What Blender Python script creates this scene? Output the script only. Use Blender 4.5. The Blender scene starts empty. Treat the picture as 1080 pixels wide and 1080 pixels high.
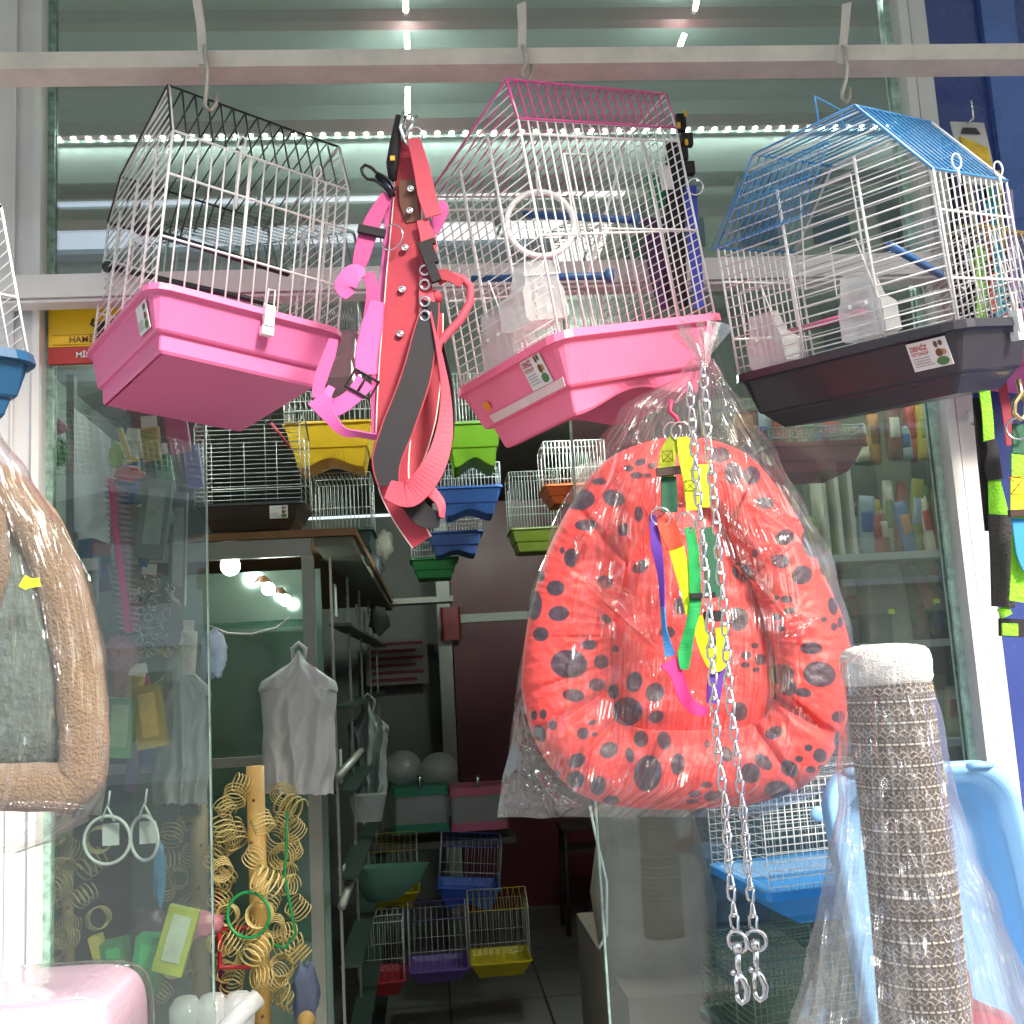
import bpy, math, random
import numpy as np
from mathutils import Vector, Matrix, noise
from math import radians as R, sin, cos, pi
random.seed(7)
rng = random.Random(11)
C = bpy.context.scene.collection

# ------------------------------------------------------------------ camera
F = 1130.0
CAM = Vector((0, 0, 1.55))
YAW, PITCH, ROLL = R(4.8), R(8.3), R(3.26)
RM = (Matrix.Rotation(-YAW, 3, 'Z') @ Matrix.Rotation(pi/2 + PITCH, 3, 'X') @ Matrix.Rotation(-ROLL, 3, 'Z'))
cd = bpy.data.cameras.new('camera')
cam = bpy.data.objects.new('camera', cd)
cam.matrix_world = Matrix.Translation(CAM) @ RM.to_4x4()
cd.sensor_fit = 'HORIZONTAL'; cd.sensor_width = 36; cd.lens = 36 * F / 1080
cd.clip_start = 0.05; cd.clip_end = 400
C.objects.link(cam); bpy.context.scene.camera = cam

def at(px, py, Y):
    d = RM @ Vector(((px - 540) / F, -(py - 540) / F, -1))
    return CAM + d * (Y / d.y)

def pm(Y):          # metres per photo pixel at distance Y
    return Y / F

# ------------------------------------------------------------------ materials
def lin(c):
    return tuple((x / 12.92 if x <= .04045 else ((x + .055) / 1.055) ** 2.4) for x in c)
def hx(s):
    return lin(tuple(int(s[i:i+2], 16) / 255 for i in (0, 2, 4)))
MATS = {}
def mat(name, col, rough=.5, metal=0, spec=.5, var=0, vs=8, bump=0, bs=60, trans=0, emit=0, attr=None, coat=0, sheen=0):
    if name in MATS: return MATS[name]
    m = bpy.data.materials.new(name); m.use_nodes = True; MATS[name] = m
    nt = m.node_tree; N = nt.nodes; Lk = nt.links
    b = N['Principled BSDF']; out = N['Material Output']
    if isinstance(col, str): col = hx(col)
    b.inputs['Base Color'].default_value = (*col, 1)
    b.inputs['Roughness'].default_value = rough; b.inputs['Metallic'].default_value = metal
    b.inputs['Specular IOR Level'].default_value = spec
    b.inputs['Coat Weight'].default_value = coat; b.inputs['Sheen Weight'].default_value = sheen
    tc = N.new('ShaderNodeTexCoord')
    if var:
        n = N.new('ShaderNodeTexNoise'); n.inputs['Scale'].default_value = vs; n.inputs['Detail'].default_value = 6
        n.inputs['Roughness'].default_value = .65
        Lk.new(tc.outputs['Object'], n.inputs['Vector'])
        mr = N.new('ShaderNodeMapRange'); mr.inputs['From Min'].default_value = .3; mr.inputs['From Max'].default_value = .7
        mr.inputs['To Min'].default_value = 1 - var; mr.inputs['To Max'].default_value = 1 + var * .5
        Lk.new(n.outputs['Fac'], mr.inputs['Value'])
        mx = N.new('ShaderNodeVectorMath'); mx.operation = 'SCALE'; mx.inputs[0].default_value = col
        Lk.new(mr.outputs[0], mx.inputs['Scale']); Lk.new(mx.outputs[0], b.inputs['Base Color'])
        r2 = N.new('ShaderNodeMapRange'); r2.inputs['To Min'].default_value = max(.05, rough - .12); r2.inputs['To Max'].default_value = min(1, rough + .15)
        Lk.new(n.outputs['Fac'], r2.inputs['Value']); Lk.new(r2.outputs[0], b.inputs['Roughness'])
    if attr:
        a = N.new('ShaderNodeAttribute'); a.attribute_name = 'pat'
        mc = N.new('ShaderNodeMix'); mc.data_type = 'RGBA'
        mc.inputs[6].default_value = (*col, 1); mc.inputs[7].default_value = (*hx(attr), 1)
        Lk.new(a.outputs['Fac'], mc.inputs[0]); Lk.new(mc.outputs[2], b.inputs['Base Color'])
    if bump:
        n = N.new('ShaderNodeTexNoise'); n.inputs['Scale'].default_value = bs; n.inputs['Detail'].default_value = 5
        Lk.new(tc.outputs['Object'], n.inputs['Vector'])
        bp = N.new('ShaderNodeBump'); bp.inputs['Strength'].default_value = bump; bp.inputs['Distance'].default_value = .01
        Lk.new(n.outputs['Fac'], bp.inputs['Height']); Lk.new(bp.outputs[0], b.inputs['Normal'])
    if trans:
        t = N.new('ShaderNodeBsdfTranslucent'); t.inputs['Color'].default_value = (*col, 1)
        mx2 = N.new('ShaderNodeMixShader'); mx2.inputs[0].default_value = trans
        Lk.new(b.outputs[0], mx2.inputs[1]); Lk.new(t.outputs[0], mx2.inputs[2]); Lk.new(mx2.outputs[0], out.inputs[0])
    if emit:
        b.inputs['Emission Color'].default_value = (*col, 1); b.inputs['Emission Strength'].default_value = emit
    return m

def clear(name, tint=(1, 1, 1), refl=.06, rough=.03, body=.0, bodycol=(.8, .8, .8), bump=0, bs=20, grazing=.5, stretch=None):
    """thin clear sheet: light passes straight through, plus a mirror layer that grows at grazing angles and a little milky body"""
    if name in MATS: return MATS[name]
    m = bpy.data.materials.new(name); m.use_nodes = True; MATS[name] = m
    nt = m.node_tree; N = nt.nodes; Lk = nt.links; N.remove(N['Principled BSDF']); out = N['Material Output']
    t = N.new('ShaderNodeBsdfTransparent'); t.inputs[0].default_value = (*tint, 1)
    g = N.new('ShaderNodeBsdfGlossy'); g.inputs['Roughness'].default_value = rough
    lw = N.new('ShaderNodeLayerWeight'); lw.inputs['Blend'].default_value = .5
    pw = N.new('ShaderNodeMath'); pw.operation = 'POWER'; pw.inputs[1].default_value = 3.2
    Lk.new(lw.outputs['Facing'], pw.inputs[0])
    ml = N.new('ShaderNodeMath'); ml.operation = 'MULTIPLY_ADD'; ml.inputs[1].default_value = grazing; ml.inputs[2].default_value = refl
    Lk.new(pw.outputs[0], ml.inputs[0])
    mx = N.new('ShaderNodeMixShader'); Lk.new(ml.outputs[0], mx.inputs[0]); Lk.new(t.outputs[0], mx.inputs[1]); Lk.new(g.outputs[0], mx.inputs[2])
    last = mx
    if body:
        d = N.new('ShaderNodeBsdfDiffuse'); d.inputs[0].default_value = (*bodycol, 1)
        tl = N.new('ShaderNodeBsdfTranslucent'); tl.inputs[0].default_value = (*bodycol, 1)
        md = N.new('ShaderNodeMixShader'); md.inputs[0].default_value = .4
        Lk.new(d.outputs[0], md.inputs[1]); Lk.new(tl.outputs[0], md.inputs[2])
        m3 = N.new('ShaderNodeMixShader'); m3.inputs[0].default_value = body
        Lk.new(mx.outputs[0], m3.inputs[1]); Lk.new(md.outputs[0], m3.inputs[2]); last = m3
    if bump:
        tc = N.new('ShaderNodeTexCoord'); n = N.new('ShaderNodeTexNoise'); n.inputs['Scale'].default_value = bs
        n.inputs['Detail'].default_value = 4; n.inputs['Distortion'].default_value = .6
        mp = N.new('ShaderNodeMapping'); mp.inputs['Scale'].default_value = stretch or (1, 1, 1)
        Lk.new(tc.outputs['Object'], mp.inputs[0]); Lk.new(mp.outputs[0], n.inputs['Vector'])
        bp = N.new('ShaderNodeBump'); bp.inputs['Strength'].default_value = bump; bp.inputs['Distance'].default_value = .02
        Lk.new(n.outputs['Fac'], bp.inputs['Height']); Lk.new(bp.outputs[0], g.inputs['Normal']); Lk.new(bp.outputs[0], lw.inputs['Normal'])
    Lk.new(last.outputs[0], out.inputs[0])
    return m

# ------------------------------------------------------------------ mesh builder
class MB:
    def __init__(s): s.v = []; s.f = []; s.m = []; s.sm = []; s.pat = None
    def add(s, vs, fs, mi=0, smooth=False):
        o = len(s.v); s.v += [tuple(v) for v in vs]
        for f in fs: s.f.append([i + o for i in f]); s.m.append(mi); s.sm.append(smooth)
    def box(s, c, sz, M=None, mi=0):
        c = Vector(c); q = []
        for x in (-.5, .5):
            for y in (-.5, .5):
                for z in (-.5, .5):
                    d = Vector((x*sz[0], y*sz[1], z*sz[2])); q.append(c + (M @ d if M else d))
        s.add(q, [(0,1,3,2),(4,6,7,5),(0,4,5,1),(2,3,7,6),(0,2,6,4),(1,5,7,3)], mi)
    def span(s, a, b, mi=0):
        a = Vector(a); b = Vector(b); s.box((a+b)/2, [abs(b[i]-a[i]) for i in range(3)], None, mi)
    def slab(s, pts, n, th, mi=0):      # polygon pts extruded along n by th
        n = Vector(n).normalized() * th; k = len(pts)
        s.add([Vector(p) for p in pts] + [Vector(p) + n for p in pts],
              [list(range(k))[::-1], list(range(k, 2*k))] + [(i, (i+1) % k, k+(i+1) % k, k+i) for i in range(k)], mi)
    def tube(s, pts, r, seg=6, closed=False, mi=0, smooth=True, cap=True):
        pts = [Vector(p) for p in pts]; n = len(pts)
        if n < 2: return
        rs = r if isinstance(r, (list, tuple)) else [r]*n
        T = []
        for i in range(n):
            a = pts[(i-1) % n] if closed or i > 0 else pts[i]; b = pts[(i+1) % n] if closed or i < n-1 else pts[i]
            t = b - a; T.append(t.normalized() if t.length > 1e-9 else Vector((0, 0, 1)))
        up = Vector((0, 0, 1)) if abs(T[0].z) < .9 else Vector((1, 0, 0))
        u = T[0].cross(up).normalized(); vs = []
        for i in range(n):
            u = (u - T[i]*u.dot(T[i]))
            u = u.normalized() if u.length > 1e-6 else T[i].orthogonal().normalized()
            w = T[i].cross(u)
            for k in range(seg):
                a = 2*pi*k/seg; vs.append(pts[i] + (u*cos(a) + w*sin(a))*rs[i])
        fs = []
        for i in range(n if closed else n-1):
            j = (i+1) % n
            for k in range(seg):
                l = (k+1) % seg; fs.append((i*seg+k, i*seg+l, j*seg+l, j*seg+k))
        if cap and not closed: fs += [list(range(seg))[::-1], list(range((n-1)*seg, n*seg))]
        s.add(vs, fs, mi, smooth)
    def ring(s, c, n, rad, r, seg=24, ts=6, mi=0, ry=None):
        n = Vector(n).normalized(); u = n.orthogonal().normalized() if abs(n.z) > .95 else n.cross(Vector((0,0,1))).normalized(); w = n.cross(u)
        s.tube([Vector(c) + u*cos(2*pi*i/seg)*rad + w*sin(2*pi*i/seg)*(ry or rad) for i in range(seg)], r, ts, True, mi)
    def loft(s, rings, cap0=True, cap1=True, mi=0, smooth=False):
        k = len(rings[0]); vs = [p for r in rings for p in r]; fs = []
        for i in range(len(rings)-1):
            for j in range(k):
                l = (j+1) % k; fs.append((i*k+j, i*k+l, (i+1)*k+l, (i+1)*k+j))
        if cap0: fs.append(list(range(k))[::-1])
        if cap1: fs.append(list(range((len(rings)-1)*k, len(rings)*k)))
        s.add(vs, fs, mi, smooth)
    def grid(s, fn, nu, nv, mi=0, smooth=True, wrap=False):
        vs = [fn(i/(nu - (0 if wrap else 1)), j/(nv-1)) for j in range(nv) for i in range(nu)]
        fs = []
        for j in range(nv-1):
            for i in range(nu if wrap else nu-1):
                l = (i+1) % nu; fs.append((j*nu+i, j*nu+l, (j+1)*nu+l, (j+1)*nu+i))
        s.add(vs, fs, mi, smooth)
    def ball(s, c, r, sc=(1, 1, 1), nu=20, nv=12, mi=0, lump=0, seed=0):
        c = Vector(c); vs = []; 
        for j in range(nv+1):
            for i in range(nu):
                a = 2*pi*i/nu; b = pi*j/nv; d = Vector((sin(b)*cos(a), sin(b)*sin(a), cos(b)))
                k = 1 + (lump*noise.noise(d*2.5 + Vector((seed, 0, 0))) if lump else 0)
                vs.append(c + Vector((d.x*sc[0], d.y*sc[1], d.z*sc[2]))*r*k)
        fs = [(j*nu+i, j*nu+(i+1) % nu, (j+1)*nu+(i+1) % nu, (j+1)*nu+i) for j in range(nv) for i in range(nu)]
        s.add(vs, fs, mi, True)
    def ribbon(s, pts, w, th=.0022, tw=None, up=(0, 1, 0), mi=0, sub=8, edge=None):
        """webbing strap: smooth path through pts, box section, width in the plane across `up`, turned by tw degrees"""
        P, Wd, Tw = [], [], []
        n = len(pts); wl = w if isinstance(w, (list, tuple)) else [w]*n; tl = tw if tw else [0]*n
        for i in range(n-1):
            p0, p1, p2, p3 = (Vector(pts[max(0, min(n-1, k))]) for k in (i-1, i, i+1, i+2))
            for k in range(sub + (1 if i == n-2 else 0)):
                t = k/sub
                P.append(.5*((2*p1) + (p2-p0)*t + (2*p0-5*p1+4*p2-p3)*t*t + (3*p1-p0-3*p2+p3)*t**3))
                Wd.append(wl[i]*(1-t)+wl[i+1]*t); Tw.append(tl[i]*(1-t)+tl[i+1]*t)
        up = Vector(up); rings = []
        for i, p in enumerate(P):
            t = (P[min(i+1, len(P)-1)] - P[max(i-1, 0)]).normalized()
            u = t.cross(up)
            u = u.normalized() if u.length > .05 else Vector((1, 0, 0))
            u = Matrix.Rotation(R(Tw[i]), 3, t) @ u; nn = t.cross(u).normalized()
            h = Wd[i]/2; q = th/2
            rings.append([p-u*h-nn*q*.4, p-u*h*.96-nn*q, p+u*h*.96-nn*q, p+u*h-nn*q*.4, p+u*h+nn*q*.4, p+u*h*.96+nn*q, p-u*h*.96+nn*q, p-u*h+nn*q*.4])
        s.loft(rings, mi=mi, smooth=False)
        if edge is not None:
            for sg in (-1, 1):
                s.tube([(r[0]+r[7])/2 if sg < 0 else (r[3]+r[4])/2 for r in rings], th*.62, 6, mi=edge)
        return P
    def build(s, name, mats, parent=None, **kw):
        me = bpy.data.meshes.new(name)
        o = bpy.data.objects.new(name, me); C.objects.link(o)
        org = Vector((0, 0, 0))
        if parent is not None:
            o.parent = parent; org = WORG[parent.name]
        elif s.v:
            a = np.array(s.v); org = Vector(((a[:, 0].min()+a[:, 0].max())/2, (a[:, 1].min()+a[:, 1].max())/2, a[:, 2].min()))
            o.location = org
        WORG[o.name] = org
        me.from_pydata([(v[0]-org.x, v[1]-org.y, v[2]-org.z) for v in s.v], [], s.f)
        if not isinstance(mats, (list, tuple)): mats = [mats]
        for m in mats: me.materials.append(m)
        me.polygons.foreach_set('material_index', [min(i, len(mats)-1) for i in s.m])
        me.polygons.foreach_set('use_smooth', s.sm)
        if s.pat is not None:
            a = me.attributes.new('pat', 'FLOAT', 'POINT'); a.data.foreach_set('value', s.pat)
        me.validate(); me.update()
        for k, v in kw.items(): o[k] = v
        return o
WORG = {}
def thing(name, label, cat, loc, group=None, kind=None):
    o = bpy.data.objects.new(name, None); C.objects.link(o); o.location = loc; o.empty_display_size = .05
    WORG[o.name] = Vector(loc); o['label'] = label; o['category'] = cat
    if group: o['group'] = group
    if kind: o['kind'] = kind
    return o
def tag(o, label, cat, group=None):
    o['label'] = label; o['category'] = cat
    if group: o['group'] = group
    return o
def struct(o): o['kind'] = 'structure'; return o

def text_mesh(txt, o, u, v, h, m, parent, name='lettering', bold=.0, fit=None):
    """flat raised lettering: lower-left corner o, unit right u, unit up v, letter height h"""
    cu = bpy.data.curves.new('t', 'FONT'); cu.body = txt; cu.size = 1; cu.offset = bold; cu.extrude = 0
    ob = bpy.data.objects.new('t', cu); C.objects.link(ob)
    dg = bpy.context.evaluated_depsgraph_get(); me = bpy.data.meshes.new_from_object(ob.evaluated_get(dg))
    vs = [vv.co.copy() for vv in me.vertices]; fs = [list(p.vertices) for p in me.polygons]
    C.objects.unlink(ob); bpy.data.objects.remove(ob); bpy.data.curves.remove(cu); bpy.data.meshes.remove(me)
    if not vs: return
    w = max(q.x for q in vs); hh = .72
    sx = (fit/w) if fit else h/hh; sy = h/hh
    b = MB(); u = Vector(u).normalized(); v = Vector(v).normalized()
    b.add([Vector(o) + u*q.x*sx + v*q.y*sy for q in vs], fs)
    return b.build(name, m, parent)

# common materials
WHITE_ALU = mat('white_painted_aluminium', 'd9d7d6', .4, var=.10, vs=5, bump=.05, bs=30)
RAILP = mat('chalky_white_rail_paint', 'd8cfc6', .55, var=.16, vs=14, bump=.15, bs=80)
WIRE_W = mat('white_coated_wire', 'f6f4f4', .35)
WIRE_G = mat('dull_white_wire', 'b9bdbd', .4)
WIRE_K = mat('black_coated_wire', '1d1d22', .35)
WIRE_P = mat('pink_coated_wire', 'e0559c', .35)
WIRE_B = mat('blue_coated_wire', '4a98d8', .35)
WIRE_Y = mat('yellow_coated_wire', 'c9a83a', .4)
PINK = mat('pink_moulded_plastic', 'f07aae', .33, trans=.12, var=.04, vs=12)
PINK2 = mat('bright_pink_moulded_plastic', 'ff7fa6', .3, trans=.12, var=.04, vs=12)
BLACKP = mat('black_moulded_plastic', '34323a', .3, var=.1, vs=10)
BLUEP = mat('blue_moulded_plastic', '1f5076', .35, var=.06)
CHROME = mat('bright_steel', 'd9d9dc', .18, 1)
DARKM = mat('dark_gunmetal', '3a3a40', .3, 1)
BLK = mat('black_webbing', '1d191f', .75, bump=.10, bs=900)
PERCH_K = mat('black_perch_plastic', '26262d', .4)
PERCH_B = mat('blue_perch_plastic', '33639a', .4)
PERCH_P = mat('pink_perch_plastic', 'd06a93', .4)
FEED = clear('clear_moulded_feeder', (.93, .95, .95), .14, .10, .34, (.85, .86, .87), bump=.6, bs=25)
FILM = clear('clear_bag_film', (.97, .97, .97), .115, .045, .03, (.9, .9, .9), bump=.08, bs=9, grazing=.8)
FILM2 = clear('cloudy_bag_film', (.95, .96, .97), .16, .06, .11, (.88, .9, .93), bump=.25, bs=8, grazing=.7, stretch=(2.5, 2.5, .7))
GLASS = clear('window_glass', (.86, .91, .89), .09, .0, .03, (.62, .68, .66), grazing=.8)  # milky body stands for haze, lifting the darks behind the panes
TRANSOM = clear('coated_transom_glass', (.80, .87, .84), .24, .0, .0, grazing=.7)
EDGE = mat('green_glass_edge', 'b8d8c8', .15, var=.5, vs=40)
CARD = mat('white_card', 'e4e2df', .6)
RED_T = mat('red_print', 'b8303c', .6)
YEL_T = mat('yellow_tag', 'd7f02a', .5)
GRN_T = mat('green_print', '4e7f45', .6)
BRN_T = mat('brown_print', '6b4a35', .6)
# ------------------------------------------------------------------ setting
def plane(name, x0, x1, y0, y1, z, m):
    b = MB(); b.add([(x0, y0, z), (x1, y0, z), (x1, y1, z), (x0, y1, z)], [(0, 1, 2, 3)]); return struct(b.build(name, m))
def tile_mat():
    m = bpy.data.materials.new('grey_floor_tiles'); m.use_nodes = True; nt = m.node_tree; N = nt.nodes; Lk = nt.links; b = N['Principled BSDF']
    tc = N.new('ShaderNodeTexCoord'); br = N.new('ShaderNodeTexBrick'); br.offset = 0; br.squash = 1
    br.inputs['Scale'].default_value = 1; br.inputs['Brick Width'].default_value = .45; br.inputs['Row Height'].default_value = .45
    br.inputs['Mortar Size'].default_value = .006; br.inputs['Color1'].default_value = (*hx('93918d'), 1); br.inputs['Color2'].default_value = (*hx('86837f'), 1)
    br.inputs['Mortar'].default_value = (*hx('3a3836'), 1)
    Lk.new(tc.outputs['Object'], br.inputs['Vector'])
    n = N.new('ShaderNodeTexNoise'); n.inputs['Scale'].default_value = 3; n.inputs['Detail'].default_value = 6; Lk.new(tc.outputs['Object'], n.inputs['Vector'])
    mx = N.new('ShaderNodeMix'); mx.data_type = 'RGBA'; mx.blend_type = 'MULTIPLY'; mx.inputs[0].default_value = .35
    Lk.new(br.outputs[0], mx.inputs[6]); Lk.new(n.outputs['Fac'], mx.inputs[7]); Lk.new(mx.outputs[2], b.inputs['Base Color']); b.inputs['Roughness'].default_value = .35
    return m
plane('ground', -150, 150, -150, 1.9, -.004, mat('grey_paving', '9a9894', .85, var=.25, vs=1.5))
plane('floor', -1.45, 2.4, 1.9, 7.9, .0, tile_mat())
CEIL = mat('grey_green_ceiling', 'a2a9a6', .45, var=.25, vs=2.2, bump=.3, bs=3)
def sbox(name, a, b_, m):
    b = MB(); b.span(a, b_); return struct(b.build(name, m))
sbox('wall_left', (-1.45, 1.97, 0), (-1.35, 7.9, 3.28), mat('dark_slatwall', '59605c', .5, var=.3, vs=4))
sbox('wall_right', (2.4, 1.97, 0), (2.5, 7.9, 3.28), mat('inner_wall_paint', '8f918c', .6, var=.2, vs=3))
sbox('wall_back', (-1.35, 7.8, 0), (2.4, 7.9, 2.7), mat('inner_wall_paint', '8f918c', .6))
sbox('ceiling', (-1.35, 3.02, 2.72), (2.4, 7.8, 2.82), mat('dark_inner_ceiling', '6a706c', .6, var=.2, vs=2))
sbox('ceiling', (-1.35, 2.1, 3.2), (2.4, 3.02, 3.28), CEIL)
sbox('bulkhead', (-1.35, 2.94, 2.64), (2.4, 3.02, 3.2), mat('grey_bulkhead_board', '929794', .4, var=.2, vs=2.5))
for (y, za, zb_) in ((2.48, 3.165, 3.1985), (2.90, at(480, 137, 2.9).z, at(480, 124, 2.9).z)):
    sbox('ceiling_beam', (-1.35, y, za), (2.4, y+.038, zb_), mat('dark_red_beam_paint', '6d3b40', .5, var=.2))
# facade beyond the opening
sbox('facade', (-4, 1.97, 0), (-.82, 2.1, 3.12), mat('facade_render', 'b7b3ab', .8, var=.15))
sbox('facade', (-4, 1.9, 3.12), (6, 2.1, 6.5), mat('facade_render', 'b7b3ab', .8))

# awning over the goods: only its underside shows, mirrored in the glass
t = thing('awning', 'grey green awning with dark red bars over the shop front', 'awning', (1, 1.3, 3.1))
b = MB(); b.slab([(-3, .62, 3.02), (4.5, .62, 3.02), (4.5, 1.9, 3.2), (-3, 1.9, 3.2)], (0, 0, 1), .01); b.build('canopy', mat('grey_green_awning_cloth', 'b4beb9', .8, var=.15, vs=3, trans=.6), t)
for y in (.7, 1.2, 1.7):
    b = MB(); b.span((-3, y, 2.98 + (y-.62)*.13), (4.5, y+.03, 3.015 + (y-.62)*.13)); b.build('bar', mat('dark_red_beam_paint', '6d3b40', .5), t)

# shop front frame, glass, bars
xl0, xl1 = at(-18, 300, 1.86).x, at(45, 300, 1.86).x
xr0, xr1 = at(993, 430, 1.86).x, at(1027, 430, 1.86).x
t = thing('storefront', 'white aluminium shop front frame with transom glass and side panes', 'shop front', ((xl0+xr1)/2, 1.88, 0))
b = MB()
b.span((xl0, 1.86, 0), (xl1, 1.93, 3.12)); b.span((xl1-.05, 1.852, 0), (xl1-.046, 1.86, 3.12))
b.span((xl1-.012, 1.845, 0), (xl1, 1.86, 3.12)); b.build('frame_post', WHITE_ALU, t)
b = MB(); b.span((xl1, 1.88, 0), (xl1+.012, 1.90, 3.1)); b.build('glazing_seal', mat('green_glass_edge_dark', '8fb0a2', .2, var=.6, vs=50), t)
b = MB()
b.span((xr0, 1.86, 0), (xr1, 1.93, 3.12)); b.span((xr0, 1.845, 0), (xr0+.018, 1.86, 3.12)); b.span((xr0+.024, 1.853, 0), (xr0+.027, 1.86, 3.12))
b.build('frame_post', WHITE_ALU, t)
b = MB(); b.span((xr0-.013, 1.88, 0), (xr0, 1.90, 3.1)); b.build('glazing_seal', EDGE, t)
zt = at(540, 277, 1.80).z; zb = at(540, 300, 1.80).z
b = MB(); b.span((xl1-.05, 1.80, zb), (xr0+.03, 1.845, zt)); b.span((xl1-.05, 1.806, zb-.007), (xr0+.03, 1.845, zb-.001)); b.build('transom_bar', WHITE_ALU, t)
b = MB(); b.span((xl1+.012, 1.888, zt-.01), (xr0-.013, 1.894, 3.1)); b.build('transom_glass', TRANSOM, t)
b = MB(); b.span((xl1+.001, 1.86, 3.09), (xr0-.001, 1.93, 3.12)); b.build('top_frame', WHITE_ALU, t)
xd = at(636, 960, 1.9).x
b = MB(); b.span((xd, 1.888, 0.02), (xr0-.013, 1.895, zb)); b.build('glass_pane', GLASS, t)
b = MB(); b.span((xd-.004, 1.886, 0.02), (xd-.0005, 1.897, zb)); b.build('pane_edge', EDGE, t)
xs = at(222, 800, 1.9).x
b = MB(); b.span((xl1+.012, 1.888, 0.02), (xs, 1.895, zb)); b.build('glass_pane', GLASS, t)
b = MB(); b.span((xs+.0005, 1.887, 0.02), (xs+.0028, 1.896, zb)); b.build('pane_edge', mat('dull_glass_edge', '7f968c', .3, var=.5, vs=30), t)
# hook on right post
p = at(1022, 436, 1.83); b = MB(); b.tube([p+Vector((.02, .03, 0)), p, p+Vector((-.012, -.02, -.012)), p+Vector((-.004, -.035, .004))], .006); b.tube([p, p+Vector((.03, -.015, .012))], .005); b.tube([p+Vector((.004, 0, -.02)), p+Vector((.01, -.02, -.028))], .004)
b.build('frame_hook', WHITE_ALU, t)

# blue neighbouring panel
xb = at(985, 100, 1.97).x - .02
t = thing('blue_cladding', 'glossy dark blue cladding panel right of the white shop frame', 'wall cladding', (xb+.8, 2, 0))
b = MB(); b.span((xr1+.002, 1.96, 0), (3.2, 2.06, 3.12)); b.build('panel', mat('glossy_blue_panel', '3f4f93', .25, var=.25, vs=3, coat=.4), t)
b = MB(); b.span((at(1040, 60, 1.95).x, 1.945, 0), (at(1075, 60, 1.95).x, 1.96, 3.1)); b.build('light_band', mat('light_blue_band', '5b78bd', .25, var=.3, vs=4), t)

# display rail
z0, z1 = at(540, 66, 1.585).z, at(540, 54, 1.585).z
t = thing('display_rail', 'long weathered white rail across the top holding the cages', 'rail', (0, 1.61, z0))
b = MB(); b.span((-1.6, 1.585, z0-.002), (2.2, 1.638, z1+.006)); b.build('bar', RAILP, t)
# LED strip on the bulkhead
zz = at(480, 141, 2.93).z
t = thing('led_strip', 'row of cool white LED beads under the ceiling behind the glass', 'light strip', (.3, 2.93, zz))
b = MB(); b.span((-1.2, 2.925, zz-.012), (2.1, 2.94, zz+.012)); b.build('strip_backing', mat('led_strip_backing', '6f7a75', .4), t)
b = MB()
for i in range(80):
    x = -1.18 + i*.041; b.ball((x, 2.915, zz), .0085, nu=8, nv=5)
LED = mat('led_light', 'f0fff9', emit=75)
b.build('led_beads', LED, t)
for (x0, y0, x1, y1, Y) in ((428, -4, 428, 12, 2.35), (429, 35, 430, 60, 2.5), (430, 92, 430, 124, 2.7), (736, -4, 733, 10, 2.35), (722, 36, 712, 62, 2.5)):
    a = at(x0, y0, Y); c = at(x1, y1, Y+.03)
    b = MB(); b.tube([a, c], .006, 8); o = b.build('light_tube', LED); 
    tag(o, '', 'lamp')
    o['label'] = {(428, -4): 'small bright lamp at the very top, above the red collars', (429, 35): 'bright lamp streak just above the rail over the red collars', (430, 92): 'bright lamp streak below the rail over the red collars', (736, -4): 'small bright lamp at the very top, right of centre', (722, 36): 'slanting bright lamp streak above the rail right of centre'}[(x0, y0)]

# buildings over the street, seen only as reflections
def street_building(name_label, x0, x1, y, h, wallc, trimc, nfl, nw):
    t = thing('apartment_building', name_label, 'building', ((x0+x1)/2, y, 0))
    b = MB(); b.span((x0, y-6, 0), (x1, y, h)); b.build('wall', mat('street_wall_'+wallc, wallc, .8, var=.1), t)
    fl = h/nfl; w = (x1-x0)/nw
    b = MB(); b2 = MB()
    for i in range(nfl):
        b2.span((x0, y, i*fl+fl*.98), (x1, y+.35, i*fl+fl*1.02))
        for j in range(nw):
            b.span((x0+w*(j+.25), y+.002, i*fl+fl*.3), (x0+w*(j+.75), y+.05, i*fl+fl*.8))
    b.build('window', mat('street_window', '414c55', .1), t); b2.build('balcony_slab', mat('street_trim_'+trimc, trimc, .7), t)
street_building('cream apartment building across the street', 4.2, 9.5, -14, 10.6, 'cfcaa4', 'f0efe9', 4, 4)
street_building('white apartment building across the street', -8, 2.6, -15, 9.2, 'e2e2e0', 'f4f4f4', 4, 8)
street_building('grey apartment building at the far right of the street', 12, 20, -14, 13, 'b9b7b0', 'dddddd', 5, 5)

# ------------------------------------------------------------------ cages
def rrect(cx, cy, w, d, rc, nside=16, nc=3):
    """rounded rectangle, counter-clockwise from the front left corner; returns (x, y, tag)"""
    pts = []; hw, hd = w/2, d/2
    cs = [(-hw+rc, -hd+rc, pi), (hw-rc, -hd+rc, 1.5*pi), (hw-rc, hd-rc, 0), (-hw+rc, hd-rc, .5*pi)]
    for k in range(4):
        ox, oy, a0 = cs[k]
        for i in range(nc+1):
            a = a0 + (pi/2)*i/nc; pts.append((cx+ox+rc*cos(a), cy+oy+rc*sin(a)))
        nx, ny, na = cs[(k+1) % 4]; a1 = a0+pi/2
        p = (cx+ox+rc*cos(a1), cy+oy+rc*sin(a1)); q = (cx+nx+rc*cos(na), cy+ny+rc*sin(na))
        for i in range(1, nside):
            t = i/nside; pts.append((p[0]*(1-t)+q[0]*t, p[1]*(1-t)+q[1]*t))
    return pts

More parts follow.
